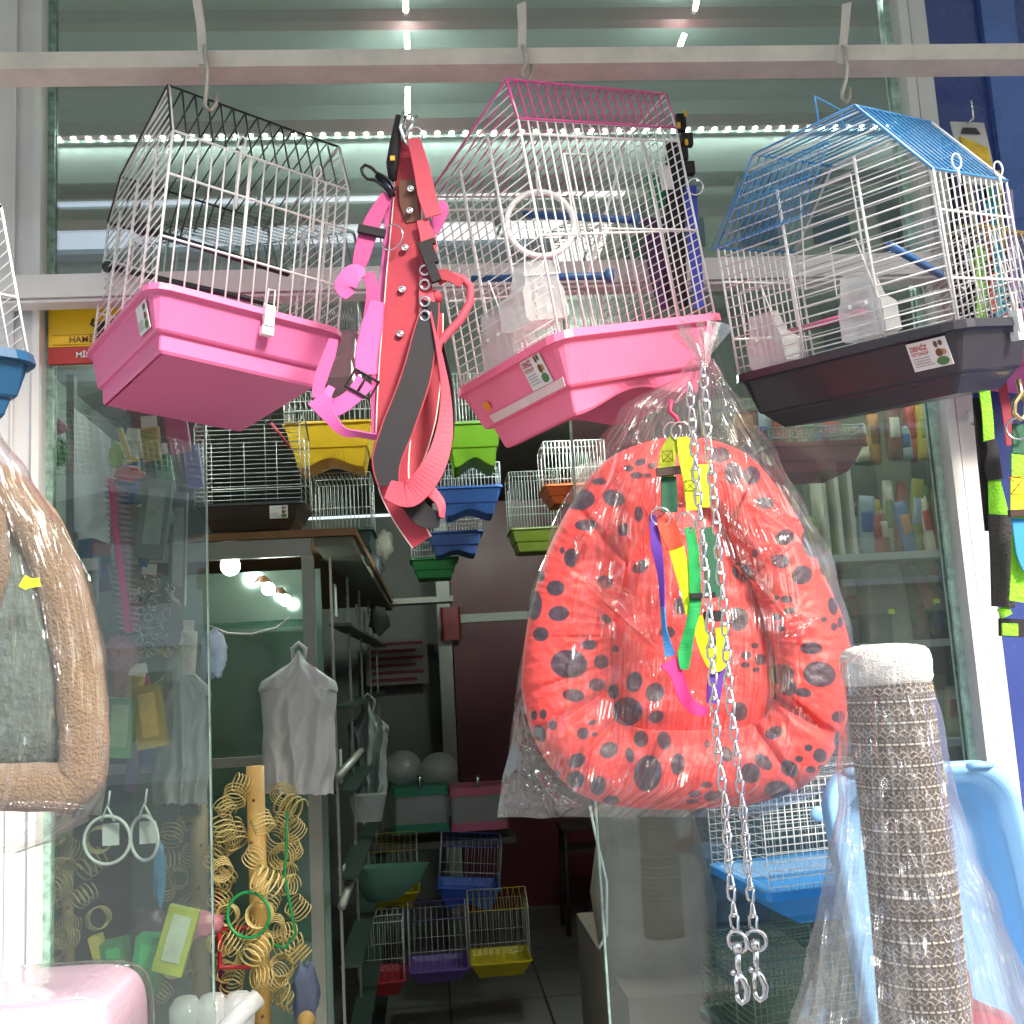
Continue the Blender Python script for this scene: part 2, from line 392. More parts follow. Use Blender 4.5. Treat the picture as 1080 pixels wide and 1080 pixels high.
def tray_mesh(L, w, d, flange=.014, lip=.006, wall=(.07, .02), step=.007, base=(.03, .006), rc=.018, arch=0, archw=.6, nside=14):
    b = MB()
    def ring(e, z, a=0):
        r = rrect(w/2, d/2, w+2*e, d+2*e, max(.004, rc+e)); out = []
        for (x, y) in r:
            zz = z
            if a:
                f = (x/w-.5)/(archw/2)
                if abs(f) < 1: zz += a*(cos(f*pi)+1)/2
            out.append(L(x, y, zz))
        return out
    wz, wi = wall; bz, bi = base
    rings = [ring(-.020, -wz*.6), ring(-.006, lip*.5), ring(-.002, lip), ring(flange, lip), ring(flange+.001, -lip), ring(flange-.007, -lip-.002), ring(flange-.009, -lip-.004),
             ring(-wi, -wz), ring(-wi-.003, -wz-.003), ring(-wi-step, -wz-.004), ring(-wi-step-.001, -wz-.007), ring(-wi-step-bi+.003, -wz-bz+.004, arch*.97), ring(-wi-step-bi, -wz-bz, arch)]
    b.loft(rings, True, False, smooth=False)
    r = rings[-1]; n = len(r); q = n//4; k = len(b.v); b.v += [tuple(p) for p in r]
    # underside bridged front to back so that an arched tray is arched all the way through
    a, c = 0, 3*q+3
    fl = list(range(0, q+4)); bl = list(range(3*q+3, 2*q-1, -1)) if False else None
    front = list(range(3, q)); back = [2*q + 3 + (q - 1 - i) if False else (3*q + 3 - i) % n for i in front]
    # front straight run is indices 3..q ; the back run is mirrored
    fr = list(range(3, q+1)); bk = [2*q + (q - i) + 3 for i in fr]
    for i in range(len(fr)-1):
        b.f.append([k+fr[i], k+bk[i], k+bk[i+1], k+fr[i+1]]); b.m.append(0); b.sm.append(False)
    left = [k+fr[0]] + [k+j % n for j in range(3, -1, -1)] + [k+j % n for j in range(n-1, bk[0]-1, -1)]
    right = [k+j for j in range(q, bk[-1]+1)]
    b.f.append(left); b.m.append(0); b.sm.append(False); b.f.append(right[::-1]); b.m.append(0); b.sm.append(False)
    return b

def cage(label, group, O, U, V, W, prof, wire, roof, trayc, nf=14, ns=14, nr=None, r=.0012, hf=(0, .38, 1), vs_=(.33, .66), tray=None, base_off=(0, 0, 0), name='bird_cage', roofdens=1, roof_mesh=False, end_roof_mat=None, vroof=.75, ends=(0, 1), shoulder=True):
    O = Vector(O); U = Vector(U); V = Vector(V); W = Vector(W)
    w, d, h = U.length, V.length, W.length; uh, vh, wh = U.normalized(), V.normalized(), W.normalized()
    L = lambda a, b_, c: O + U*a + V*b_ + W*c
    Lm = lambda x, y, z: O + uh*x + vh*y + wh*z
    t = thing(name, label, 'bird cage', Lm(w/2, d/2, -.1), group)
    pr = [(0, 1)] + list(prof) + [(1, 1)]
    def ph(v):
        for (v0, h0), (v1, h1) in zip(pr, pr[1:]):
            if v0 <= v <= v1: return h0 + (h1-h0)*(v-v0)/max(1e-6, v1-v0)
        return 1
    seg = 4 if r > .001 else 3
    b = MB()
    for bb in (0, 1):
        for i in range(nf+1):
            a = i/nf; b.tube([L(a, bb, 0), L(a, bb, 1)], r*(1.5 if i in (0, nf) else 1), seg)
        for c in hf: b.tube([L(0, bb, c), L(1, bb, c)], r*1.5, seg)
    hmax = max(q[1] for q in pr)
    for aa in ends:
        n = int(ns*hmax)
        for j in range(n+1):
            c = j/ns
            if c <= 1: v0, v1 = 0, 1
            else:
                xs_ = []
                for (p0, h0), (p1, h1) in zip(pr, pr[1:]):
                    if (h0-c)*(h1-c) <= 0 and h0 != h1: xs_.append(p0 + (p1-p0)*(c-h0)/(h1-h0))
                if len(xs_) < 2: continue
                v0, v1 = min(xs_), max(xs_)
                if v1-v0 < .02: continue
            b.tube([L(aa, v0, c), L(aa, v1, c)], r*.9, seg)
        for v in vs_: b.tube([L(aa, v, 0), L(aa, v, ph(v)*vroof)], r*1.7, seg)
        b.tube([L(aa, v, hh) for v, hh in pr], r*1.6, seg)
    wb = b.build('wire_body', wire, t)
    b = MB(); nr = nr or nf
    for (p0, h0), (p1, h1) in zip(pr, pr[1:]):
        for i in range(nr+1):
            a = i/nr; b.tube([L(a, p0, h0), L(a, p1, h1)], r, seg)
        b.tube([L(0, p1, h1), L(1, p1, h1)], r*1.5, seg)
        if roof_mesh:
            ln = math.hypot((p1-p0)*d, (h1-h0)*h); m_ = max(2, int(ln/.0085))
            for j in range(1, m_):
                f = j/m_; b.tube([L(0, p0+(p1-p0)*f, h0+(h1-h0)*f), L(1, p0+(p1-p0)*f, h0+(h1-h0)*f)], r*.7, 3)
        for aa in (0, 1): b.tube([L(aa, p0, h0)+uh*(-.002 if aa == 0 else .002), L(aa, p1, h1)+uh*(-.002 if aa == 0 else .002)], r*1.3, seg)
    if shoulder: b.tube([L(0, 0, 1)-vh*.002, L(1, 0, 1)-vh*.002], r*1.5, seg)
    b.build('roof', roof, t)
    tr = tray_mesh(Lm, w, d, **(tray or {})).build('tray', trayc, t)
    return t, L, Lm, wb, tr

def sticker(parent, o, u, v, w, h, words=True, idx=0):
    """white shop sticker: red heading, grey lines of small print, animal pictures along the right side"""
    u = Vector(u).normalized(); v = Vector(v).normalized(); n = u.cross(v).normalized(); o = Vector(o) + n*.0012
    b = MB(); b.slab([o, o+u*w, o+u*w+v*h, o+v*h], n*-1, .0008); s = b.build('sticker', CARD, parent)
    if words:
        text_mesh('DENİZ', o+u*w*.06+v*h*.70+n*.0008, u, v, h*.17, RED_T, s, bold=.02, fit=w*.44)
        text_mesh('PETSHOP', o+u*w*.06+v*h*.53+n*.0008, u, v, h*.12, RED_T, s, bold=.01, fit=w*.44)
    b = MB()
    for k in range(4):
        q = o+u*w*.07+v*h*(.42-.09*k)+n*.0006; b.slab([q, q+u*w*(.42 if k < 3 else .5), q+u*w*(.42 if k < 3 else .5)+v*h*.02, q+v*h*.02], n, .0003)
    b.build('print_line', mat('grey_print', '8b8b90', .6), s)
    b = MB()
    for (fx, fy, rx, ry, mi) in ((.72, .8, .05, .12, 0), (.84, .82, .05, .1, 0), (.75, .5, .09, .14, 0), (.86, .5, .07, .1, 1), (.78, .2, .16, .15, 2)):
        q = o+u*w*fx+v*h*fy+n*.0007
        b.add([q+u*cos(2*pi*i/12)*w*rx+v*sin(2*pi*i/12)*h*ry for i in range(12)], [list(range(12))], mi)
    b.build('animal_picture', [BRN_T, mat('tan_print', 'b98c62', .6), GRN_T], s)
    return s

def clip(parent, p, u, v, s_=1):
    u = Vector(u).normalized(); v = Vector(v).normalized(); n = u.cross(v)
    b = MB(); M = Matrix((u, n, v)).transposed()
    b.box(p, (.016*s_, .009, .034*s_), M); b.box(p-v*.024*s_+n*-.004, (.019*s_, .012, .014*s_), M)
    b.tube([p+v*.017*s_+u*.006, p+v*.045*s_+u*.006, p+v*.045*s_-u*.004, p+v*.017*s_-u*.006], .0016, 5)
    b.box(p-u*.006*s_+v*.008-n*.006, (.004, .004, .028*s_), M)
    return b.build('clip', mat('white_clip_plastic', 'ecebe9', .35), parent)

def pull_loop(parent, p, up, ln, m=None):
    up = Vector(up).normalized(); b = MB(); x = Vector((1, -.2, 0)).normalized()
    pts = [p, p+up*ln]; b.tube(pts, .0022, 5)
    c = p+up*(ln+.009); b.tube([c + (x*cos(a)*.006 + up*sin(a)*.011) for a in [2*pi*i/14 for i in range(14)]], .0016, 5, True)
    return b.build('lift_loop', m or WIRE_W, parent)

def feeder(parent, c, u, v, n, w, h, dp):
    """clear trapezoid seed hopper hanging inside, wider at the bottom, with two pegs and a wire hoop"""
    u = Vector(u).normalized(); v = Vector(v).normalized(); n = Vector(n).normalized(); c = Vector(c)
    b = MB(); rings = []
    for (f, sw, sd) in ((0, .86, .8), (.06, 1, 1), (.5, .97, 1), (.62, .80, .6), (1, .62, .45)):
        o = c + v*h*f; hw = w*sw/2; rings.append([o-u*hw, o+u*hw, o+u*hw+n*dp*sd, o-u*hw+n*dp*sd])
    b.loft(rings, True, False)
    f = b.build('feeder', FEED, parent)
    b = MB()
    for k in (-.18, .18): b.ball(c+u*w*k+v*h*.52-n*.002, .0032, nu=8, nv=6)
    b.tube([c-u*w*.42+v*h*.75-n*.003, c-u*w*.2+v*h*1.5-n*.003, c+u*w*.38+v*h*1.5-n*.003, c+u*w*.42+v*h*.75-n*.003], .0013, 5, True)
    b.build('wire_hoop', WIRE_W, f)
    return f

def hang_hook(label, px, ytop, ybot, Y, lean=0):
    top = at(px+lean, ytop, Y); mid = at(px+2, 62, Y); bot = at(px+4, ybot, Y)
    t = thing('hanging_hook', label, 'hook', bot, 'hooks holding the cages to the rail')
    b = MB(); b.ribbon([top, (top+mid)/2+Vector((.002, 0, 0)), mid-Vector((0, 0, .01))], [.015, .013, .013], .005, [40, 20, 0]); b.build('strap', RAILP, t)
    b = MB(); m2 = mid+Vector((.004, -.012, .012))
    b.tube([m2+Vector((0, .006, .006)), m2, (m2*.6+bot*.4)+Vector((.006, 0, 0)), (m2*.35+bot*.65)+Vector((.004, -.002, 0)), bot+Vector((.001, 0, .01)), bot, bot+Vector((.008, .004, -.006)), bot+Vector((.016, .006, .006)), bot+Vector((.017, .006, .022))], .0034, 6)
    b.build('hook', mat('tarnished_hook', 'b9b4ab', .4, .6), t)
    return t
hang_hook('cream strap hook over the rail above the black roofed cage', 212, -4, 112, 1.575, -5)
hang_hook('cream strap hook over the rail above the pink roofed cage', 547, 4, 80, 1.575, 3)
hang_hook('cream strap hook over the rail above the blue roofed cage', 884, 4, 104, 1.575, 9)

# left cage
O, U, V, W = (-0.3668, 1.5004, 2.1183), (0.2461, 0.1417, -0.0321), (-0.1829, 0.3156, -0.0026), (0.0238, 0.0162, 0.2464)
t, L, Lm, wb, tr = cage('white wire bird cage with black roof and pink tray, hanging left', 'bird cages hanging from the rail', O, U, V, W, [(.15, 1.42), (.85, 1.26)],
    WIRE_W, WIRE_K, PINK, nf=14, ns=15, hf=(.02, .32, .72, 1), vs_=(.22, .5, .78), r=.00145, shoulder=False,
    tray=dict(flange=.012, lip=.005, wall=(.056, .010), step=.008, base=(.032, .006), rc=.02))
p0, p1 = at(146, 240, 1.72), at(304, 288, 1.64); b = MB(); b.tube([p0, p1], .0062, 10); b.tube([p0, p0.lerp(p1, .07)], .011, 10); b.build('perch', PERCH_K, t)
p0, p1 = at(112, 281, 1.80), at(292, 322, 1.66); b = MB(); b.tube([p0, p1], .005, 8); b.tube([p0, p0.lerp(p1, .05)], .010, 10); b.build('perch', PERCH_K, t)
clip(t, L(.58, -.045, -.03), U, W, .95)
pull_loop(t, L(.36, -.012, .62), W, .10); pull_loop(t, L(.80, -.012, .62), W, .095)
for q_ in ((.86, 0, .05, 1), (.42, 0, .34, .98), (.16, 1, .1, .9)):
    b = MB(); b.tube([L(q_[0], q_[1], q_[2]), L(q_[0], q_[1], q_[3])], .002, 5); b.build('door_rail', WIRE_W, t)
sticker(t, Lm(.0072, .075, -.052), Vector(V)*-1, Vector(W).normalized()-Vector(U).normalized()*.29, .05, .042, words=False)

# centre cage
O, U, V, W = (0.2033, 1.4515, 2.0092), (0.2823, 0.1878, 0.0816), (-0.1318, 0.2036, -0.0224), (-0.0402, -0.0038, 0.3282)
t, L, Lm, wb, tr = cage('white wire bird cage with pink roof and bright pink footed tray, hanging centre', 'bird cages hanging from the rail', O, U, V, W, [(.03, 1.2)],
    WIRE_W, WIRE_P, PINK2, nf=19, ns=24, hf=(0, .46, .93, 1), vs_=(.3, .62), r=.00135, vroof=.92,
    tray=dict(flange=.014, lip=.006, wall=(.066, .016), step=.010, base=(.042, .012), rc=.014, arch=.026, archw=.8))
for (p0, p1) in ((at(552, 226, 1.68), at(668, 232, 1.62)), (at(498, 294, 1.70), at(640, 291, 1.60))):
    b = MB(); b.tube([p0, p1], .006, 10); b.tube([p1, p1.lerp(p0, -.04)], .011, 10); b.build('perch', PERCH_B, t)
ctr = at(570, 236, 1.56); b = MB(); b.tube([ctr + Vector((cos(a)*.052, .004*sin(a), sin(a)*.054)) for a in [2*pi*i/40 for i in range(40)]], .0048, 10, True)
b.tube([ctr+Vector((0, 0, .05)), ctr+Vector((-.002, 0, .085))], .0018, 6); b.tube([ctr+Vector((-.002, 0, .08)), ctr+Vector((.004, 0, .098)), ctr+Vector((-.003, 0, .115)), ctr+Vector((-.003, 0, .16))], .0013, 5); b.build('swing_ring', mat('white_swing_plastic', 'f2f0ee', .35), t)
feeder(t, L(-.02, .55, .02), V, W, Vector(U), .075, .085, .05)
feeder(t, L(.06, .15, .12), U, W, Vector(V)*.8, .085, .09, .06)
b = MB(); b.tube([L(.22, -.01, .44), L(.22, -.01, .84), L(.36, -.01, .84), L(.36, -.01, .48), L(.95, -.01, .46)], .0018, 5); b.build('door_rail', WIRE_W, t)
b = MB(); b.tube([L(.85, .3, 1.0), L(.55, .5, .35)], .003, 6); b.build('ladder_rail', WIRE_W, t)
sticker(t, Lm(.0092, .085, -.052), Vector(V)*-1, Vector(W).normalized()-Vector(U).normalized()*.39, .046, .050, words=True)
b = MB(); q = [Lm(.0150, .195, -.0665), Lm(.0150, .022, -.0665), Lm(.0098, .018, -.0535), Lm(.0098, .199, -.0535)]; b.slab([p + Vector(U).normalized()*-.0005 for p in q], Vector(U)*-1, .001); b.build('ledge_glare_strip', mat('pale_pink_glare', 'eccfd0', .6, var=.1, vs=40), t)  # pale strip paints the light reflected on the tray's step ledge
b = MB(); q = Lm(.0052, .200, -.045); uu = Vector(V).normalized()*-.014; vv = Vector(W).normalized()*.012-Vector(U).normalized()*.0046; b.slab([q, q+uu, q+uu+vv, q+vv], Vector(U)*-1, .001); b.build('price_dot', mat('orange_sticker', 'f59a1e', .5), t)

# right cage
O, U, V, W = (0.7358, 1.3498, 1.9772), (0.1774, 0.1249, 0.0391), (-0.2154, 0.3018, 0.0162), (-0.0261, -0.0293, 0.2102)
t, L, Lm, wb, tr = cage('white wire bird cage with bright blue roof and black tray, hanging right', 'bird cages hanging from the rail', O, U, V, W, [(.26, 1.587), (.74, 1.557)],
    WIRE_W, WIRE_B, BLACKP, nf=13, ns=13, nr=13, hf=(0, .3, .74, 1), vs_=(.3, .66), r=.0014, roof_mesh=False, vroof=.80,
    tray=dict(flange=.012, lip=.006, wall=(.06, .014), step=.006, base=(.03, .02), rc=.02))
b = MB()
for (v0, h0, v1, h1) in ((0, 1, .26, 1.587),):
    for j in range(1, 8):
        f = j/8; b.tube([L(0, v0+(v1-v0)*f, h0+(h1-h0)*f), L(1, v0+(v1-v0)*f, h0+(h1-h0)*f)], .0006, 3)
b.build('roof_mesh', WIRE_B, t)
b = MB(); b.tube([L(.05, .44, 1.58), L(.05, .44, 1.78), L(.35, .44, 1.72), L(.35, .44, 1.56)], .0016, 5); b.build('carry_handle', WIRE_B, t)
b = MB()
for i in range(13): b.tube([L(-.03, .98-.46*i/12, 1.02), L(-.03, 1.0-.46*i/12-.0, .98)], .001, 4)
# hanging blue side door lying over the left of the end panel
for i in range(12):
    f = i/11; b.tube([L(-.025, 1.03-.46*f, 1.0), L(-.025, .80-.42*f, 1.42)], .001, 4)
b.tube([L(-.025, 1.03, 1.0), L(-.025, .57, 1.0), L(-.025, .38, 1.42), L(-.025, .80, 1.42)], .0015, 4, True); b.tube([L(-.025, .9, 1.25), L(-.025, .47, 1.25)], .0012, 4)
b.build('side_door', WIRE_B, t)
b = MB(); b.tube([L(-.015, .32, .5), L(-.015, .32, 1.16), L(-.015, .55, 1.16), L(-.015, .60, .5)], .0015, 4, True); b.build('door', WIRE_W, t)
b = MB(); b.tube([L(.02, .22, .62), L(.9, .3, .48)], .006, 10); b.build('perch', PERCH_B, t)
b = MB(); b.tube([L(.3, .85, .28), L(.15, .42, .26)], .0055, 10); b.build('perch', PERCH_P, t)
feeder(t, L(-.01, .84, .03), V, W, Vector(U), .068, .085, .045)
feeder(t, L(-.01, .38, .06), V, W, Vector(U), .072, .095, .045)
clip(t, L(.66, -.04, -.0), U, W, .9)
pull_loop(t, L(.28, -.012, .92), W, .022); pull_loop(t, L(.86, -.012, .92), W, .022)
sticker(t, Lm(.0092, .078, -.050), Vector(V)*-1, Vector(W).normalized()-Vector(U).normalized()*.35, .058, .042)

# partial cages at both edges
O = at(-150, 300, 1.42)
t, L, Lm, wb, tr = cage('partly cut off white wire cage with dark blue tray at the left edge', 'bird cages hanging from the rail', at(30, 378, 1.30), (-.20, -.16, 0), (-.18, .22, 0), (-.030, -.012, .19), [(.2, 1.3), (.8, 1.3)],
    WIRE_W, WIRE_K, BLUEP, nf=12, ns=14, hf=(0, .4, 1), tray=dict(flange=.012, wall=(.045, .014), base=(.026, .01)))
t, L, Lm, wb, tr = cage('partly cut off gold wire cage at the right edge', 'bird cages hanging from the rail', at(1073, 330, 1.62), (.2, .08, 0), (.0, .25, 0), (-.030, -.0, .15), [(.25, 1.2), (.8, 1.2)],
    WIRE_W, WIRE_Y, PINK, nf=14, ns=14, hf=(0, .4, 1), tray=dict(flange=.010, wall=(.04, .012), base=(.03, .01)))
# ------------------------------------------------------------------ collars, harness, leads left of centre
def pts(l, Y0=1.5): return [at(p[0], p[1], p[2] if len(p) > 2 else Y0) for p in l]
def strap(parent, name, l, wpx, m, Y0=1.5, th=.0024, tw=None, edge=None, mats=None, sub=8):
    b = MB(); w = [x*pm(Y0) for x in wpx] if isinstance(wpx, (list, tuple)) else wpx*pm(Y0)
    P = b.ribbon(pts(l, Y0), w, th, tw, edge=1 if edge else None, sub=sub)
    return b.build(name, [m, edge] if edge else m, parent), P
REDW = mat('red_webbing', 'a93544', .7, bump=.10, bs=900, var=.12, vs=30)
REDL = mat('coral_red_webbing', 'c94a5c', .65, bump=.10, bs=900)
MAG = mat('magenta_webbing', 'cf5a9c', .6, bump=.10, bs=900, var=.08, vs=30)
MAG2 = mat('deep_pink_webbing', 'c84684', .6, bump=.10, bs=900, var=.08, vs=30)
PIPE = mat('pale_piping', 'ecc9c2', .6)
BROWNL = mat('brown_leather', '6e4530', .5, var=.15)

t = thing('dog_collar_lead', 'wide red studded collar and lead with pale piping and black lining, hanging in loops', 'dog lead', at(430, 560, 1.5))
strap(t, 'collar_band', [(428, 148, 1.52), (430, 200, 1.51), (426, 290, 1.5), (420, 380, 1.5), (416, 440, 1.5), (414, 500, 1.5), (424, 535, 1.5), (445, 572, 1.5)], [26, 30, 38, 40, 38, 34, 30, 24], REDW, tw=[8, 8, 5, 0, 0, 5, 20, 25], edge=PIPE)
b = MB()
for (x, y) in ((433, 199), (432, 222), (427, 261), (424, 305), (422, 352)):
    c = at(x, y, 1.494); b.ring(c, (0, 1, 0), .004, .0015, 14, 6); b.ball(c, .0026, (1, .5, 1), 10, 6)
b.build('eyelet', CHROME, t)
strap(t, 'leather_tab', [(430, 190, 1.503), (431, 212, 1.502), (436, 234, 1.502)], [20, 21, 16], BROWNL, tw=[8, 8, 8])
strap(t, 'lined_loop', [(455, 318, 1.49), (449, 350, 1.485), (438, 400, 1.475), (420, 450, 1.47), (408, 485, 1.468), (410, 512, 1.468)], [16, 25, 31, 33, 30, 20], BLK, edge=REDW)
strap(t, 'lower_loop', [(409, 516, 1.468), (432, 521, 1.46), (455, 496, 1.455), (468, 460, 1.46), (470, 415, 1.47), (463, 370, 1.48), (455, 330, 1.49)], [20, 28, 25, 20, 14, 10, 8], REDL, tw=[0, 0, 10, 20, 45, 60, 70])
strap(t, 'inner_loop', [(462, 330, 1.51), (455, 390, 1.515), (447, 440, 1.515), (436, 480, 1.51), (425, 500, 1.50)], [10, 22, 26, 24, 20], REDW, edge=PIPE)
strap(t, 'outer_loop', [(466, 362, 1.5), (474, 410, 1.5), (472, 460, 1.505), (458, 498, 1.51), (440, 520, 1.512)], [8, 12, 15, 22, 22], BLK, tw=[60, 45, 30, 20, 0])
strap(t, 'hanging_tail', [(432, 528, 1.49), (448, 545, 1.485), (464, 548, 1.48)], [22, 24, 16], BLK)
strap(t, 'tail_loop', [(466, 546, 1.478), (464, 530, 1.482), (452, 516, 1.49), (445, 508, 1.495)], [8, 12, 14, 12], REDL, tw=[60, 30, 10, 0])
t = thing('dog_lead', 'narrow coral red lead folded over the hook beside the studded collar', 'dog lead', at(450, 230, 1.49))
strap(t, 'webbing', [(436, 146, 1.49), (444, 175, 1.485), (450, 205, 1.485), (457, 228, 1.485)], [14, 18, 20, 18], REDL)
strap(t, 'webbing_tail', [(445, 232, 1.49), (452, 258, 1.49), (449, 300, 1.49), (452, 330, 1.49), (458, 365, 1.49)], [12, 18, 14, 20, 8], REDL)
for y in (285, 300, 318, 333): b = MB(); b.ring(at(448+(y % 3)*2, y, 1.485), (.3, 1, .2), .007, .002, 14, 6); b.build('metal_ring', CHROME, t)
t = thing('round_lead', 'rolled red cord lead handle curving right with a red bead', 'dog lead', at(480, 320, 1.5))
b = MB(); b.tube(pts([(462, 297), (474, 291), (488, 294), (496, 303), (496, 318), (486, 337), (472, 352), (464, 362), (461, 372)], 1.5), .0062, 10); b.build('cord', REDL, t)
b = MB(); b.ball(at(459, 314, 1.5), .011); b.build('bead', REDW, t)
strap(t, 'stitched_end', [(456, 292, 1.49), (470, 290, 1.49), (487, 300, 1.49)], [12, 13, 8], REDW)
t = thing('side_release_buckle', 'dark grey side release buckle on the red lead', 'buckle', at(455, 280, 1.48))
b = MB(); M = Matrix.Rotation(R(-18), 3, 'Y')
b.box(at(452, 268, 1.478), (.020, .010, .032), M); b.box(at(457, 287, 1.478), (.014, .009, .030), M); b.box(at(450, 257, 1.478), (.026, .008, .008), M); b.build('buckle_body', BLK, t)
t = thing('dog_harness', 'bright pink nylon dog harness with black sliders, left of the red collar', 'dog harness', at(385, 430, 1.5))
strap(t, 'webbing', [(409, 205, 1.5), (396, 228, 1.497), (387, 250, 1.495), (381, 272, 1.493), (376, 288, 1.493)], [12, 18, 20, 18, 10], MAG2)
strap(t, 'webbing', [(385, 287, 1.488), (374, 288, 1.484), (364, 302, 1.484), (370, 312, 1.488)], [8, 22, 24, 12], MAG)
strap(t, 'webbing', [(388, 288, 1.49), (393, 308, 1.49), (388, 335, 1.492)], [12, 14, 10], MAG2)
strap(t, 'webbing', [(412, 208, 1.515), (410, 250, 1.515), (406, 295, 1.515), (402, 330, 1.51)], 12, MAG)
strap(t, 'wide_webbing', [(398, 318, 1.49), (392, 345, 1.49), (387, 372, 1.49), (386, 395, 1.488)], [14, 22, 23, 22], MAG, edge=MAG2)
strap(t, 'webbing', [(405, 330, 1.505), (402, 375, 1.505), (400, 420, 1.505), (398, 458, 1.505)], [18, 20, 18, 12], MAG2)
strap(t, 'webbing', [(386, 402, 1.486), (370, 420, 1.486), (352, 430, 1.488), (344, 420, 1.495), (350, 408, 1.50)], [22, 18, 20, 12, 8], MAG)
strap(t, 'webbing', [(334, 420, 1.49), (348, 440, 1.488), (362, 455, 1.488), (380, 458, 1.488), (398, 461, 1.488)], [24, 14, 10, 8, 8], MAG, tw=[0, 10, 30, 50, 50])
strap(t, 'webbing', [(334, 420, 1.492), (338, 400, 1.5), (347, 375, 1.51), (352, 358, 1.52)], [10, 15, 14, 10], MAG2)
strap(t, 'webbing', [(456, 245, 1.505), (466, 222, 1.5), (462, 214, 1.5)], [14, 15, 12], MAG)
b = MB(); c = at(382, 405, 1.483); u = Vector((cos(R(-32)), 0, sin(R(-32)))); v = Vector((-sin(R(-32)), 0, cos(R(-32))))
b.tube([c-u*.019-v*.014, c+u*.019-v*.014, c+u*.019+v*.014, c-u*.019+v*.014], .0026, 6, True, smooth=False); b.tube([c-v*.013, c+v*.013], .002, 5); b.build('slider', BLK, t)
b = MB(); c = at(392, 244, 1.49); b.box(c, (.040, .008, .012), Matrix.Rotation(R(14), 3, 'Y')); b.build('slider', BLK, t)
b = MB(); b.ring(at(413, 250, 1.49), (.6, 1, 0), .019, .0013, 24, 6); b.build('metal_ring', CHROME, t)
# snap hooks at the top
t = thing('snap_hook_cluster', 'black metal snap hooks and rings bunched above the red collars', 'snap hooks', at(415, 200, 1.5))
b = MB(); cc = [(383, 184), (381, 178), (385, 174), (392, 177), (398, 183), (405, 186), (412, 192), (416, 200), (411, 203), (404, 196), (396, 190), (388, 189)]
b.tube(pts(cc, 1.495), .0026, 8, True); b.tube(pts([(398, 184), (410, 198), (414, 207)], 1.495), .0052, 8); b.build('snap_hook', DARKM, t)
b = MB(); b.tube(pts([(420, 122), (417, 150), (414, 172), (414, 190)], 1.505), [.004, .0085, .0095, .006], 8); b.build('swivel', BLK, t)
b = MB(); b.box(at(414, 167, 1.492), (.007, .003, .007)); b.build('yellow_mark', mat('yellow_mark', 'e3b92a', .5), t)
b = MB(); b.tube(pts([(426, 118), (422, 135), (428, 150), (434, 155)], 1.495), .003, 7); b.build('wire_hook', CHROME, t)
b = MB(); b.tube(pts([(440, 122), (432, 136), (428, 145)], 1.49), .0025, 6); b.build('wire_hook', CHROME, t)
b = MB(); b.ring(at(438, 142, 1.49), (.2, 1, .1), .011, .0018, 20, 6); b.build('metal_ring', CHROME, t)
b = MB(); b.ring(at(431, 130, 1.5), (.9, .5, .1), .013, .002, 20, 6); b.build('metal_ring', CHROME, t)

# leads behind the pink-roofed cage, right side
t = thing('lead_bunch', 'bunch of dark purple, blue and black leads hanging behind the pink roofed cage', 'dog leads', at(715, 330, 1.8))
strap(t, 'blue_webbing', [(728, 196, 1.72), (730, 230, 1.72), (733, 270, 1.72), (738, 325, 1.72)], 14, mat('blue_webbing', '3547b8', .6, bump=.10, bs=900), 1.72)
strap(t, 'green_webbing', [(690, 185, 1.76), (697, 220, 1.76)], 20, mat('green_webbing', '1c9a62', .6), 1.76)
strap(t, 'purple_webbing', [(690, 230, 1.75), (692, 270, 1.75), (705, 325, 1.75)], 24, mat('purple_webbing', '4a2a5e', .7, var=.3), 1.75)
strap(t, 'dark_webbing', [(712, 150, 1.74), (712, 210, 1.74), (713, 270, 1.74), (716, 325, 1.74)], 22, BLK, 1.74)
b = MB()
for (x, y) in ((718, 130), (720, 160)):
    b.box(at(x, y, 1.71), (.016, .012, .030)); b.box(at(x+6, y+18, 1.71), (.020, .014, .022))
b.build('snap_hook', BLK, t)
b = MB()
for (x, y) in ((716, 132), (723, 120), (716, 152), (724, 150)): b.box(at(x, y, 1.70), (.005, .003, .010))
b.build('yellow_mark', mat('yellow_mark', 'e3b92a', .5), t)
b = MB(); b.ring(at(733, 197, 1.71), (0, 1, .2), .014, .002, 20, 6); b.build('metal_ring', CHROME, t)
strap(t, 'teal_tab', [(700, 175, 1.7), (704, 200, 1.7)], 14, CARD, 1.7)

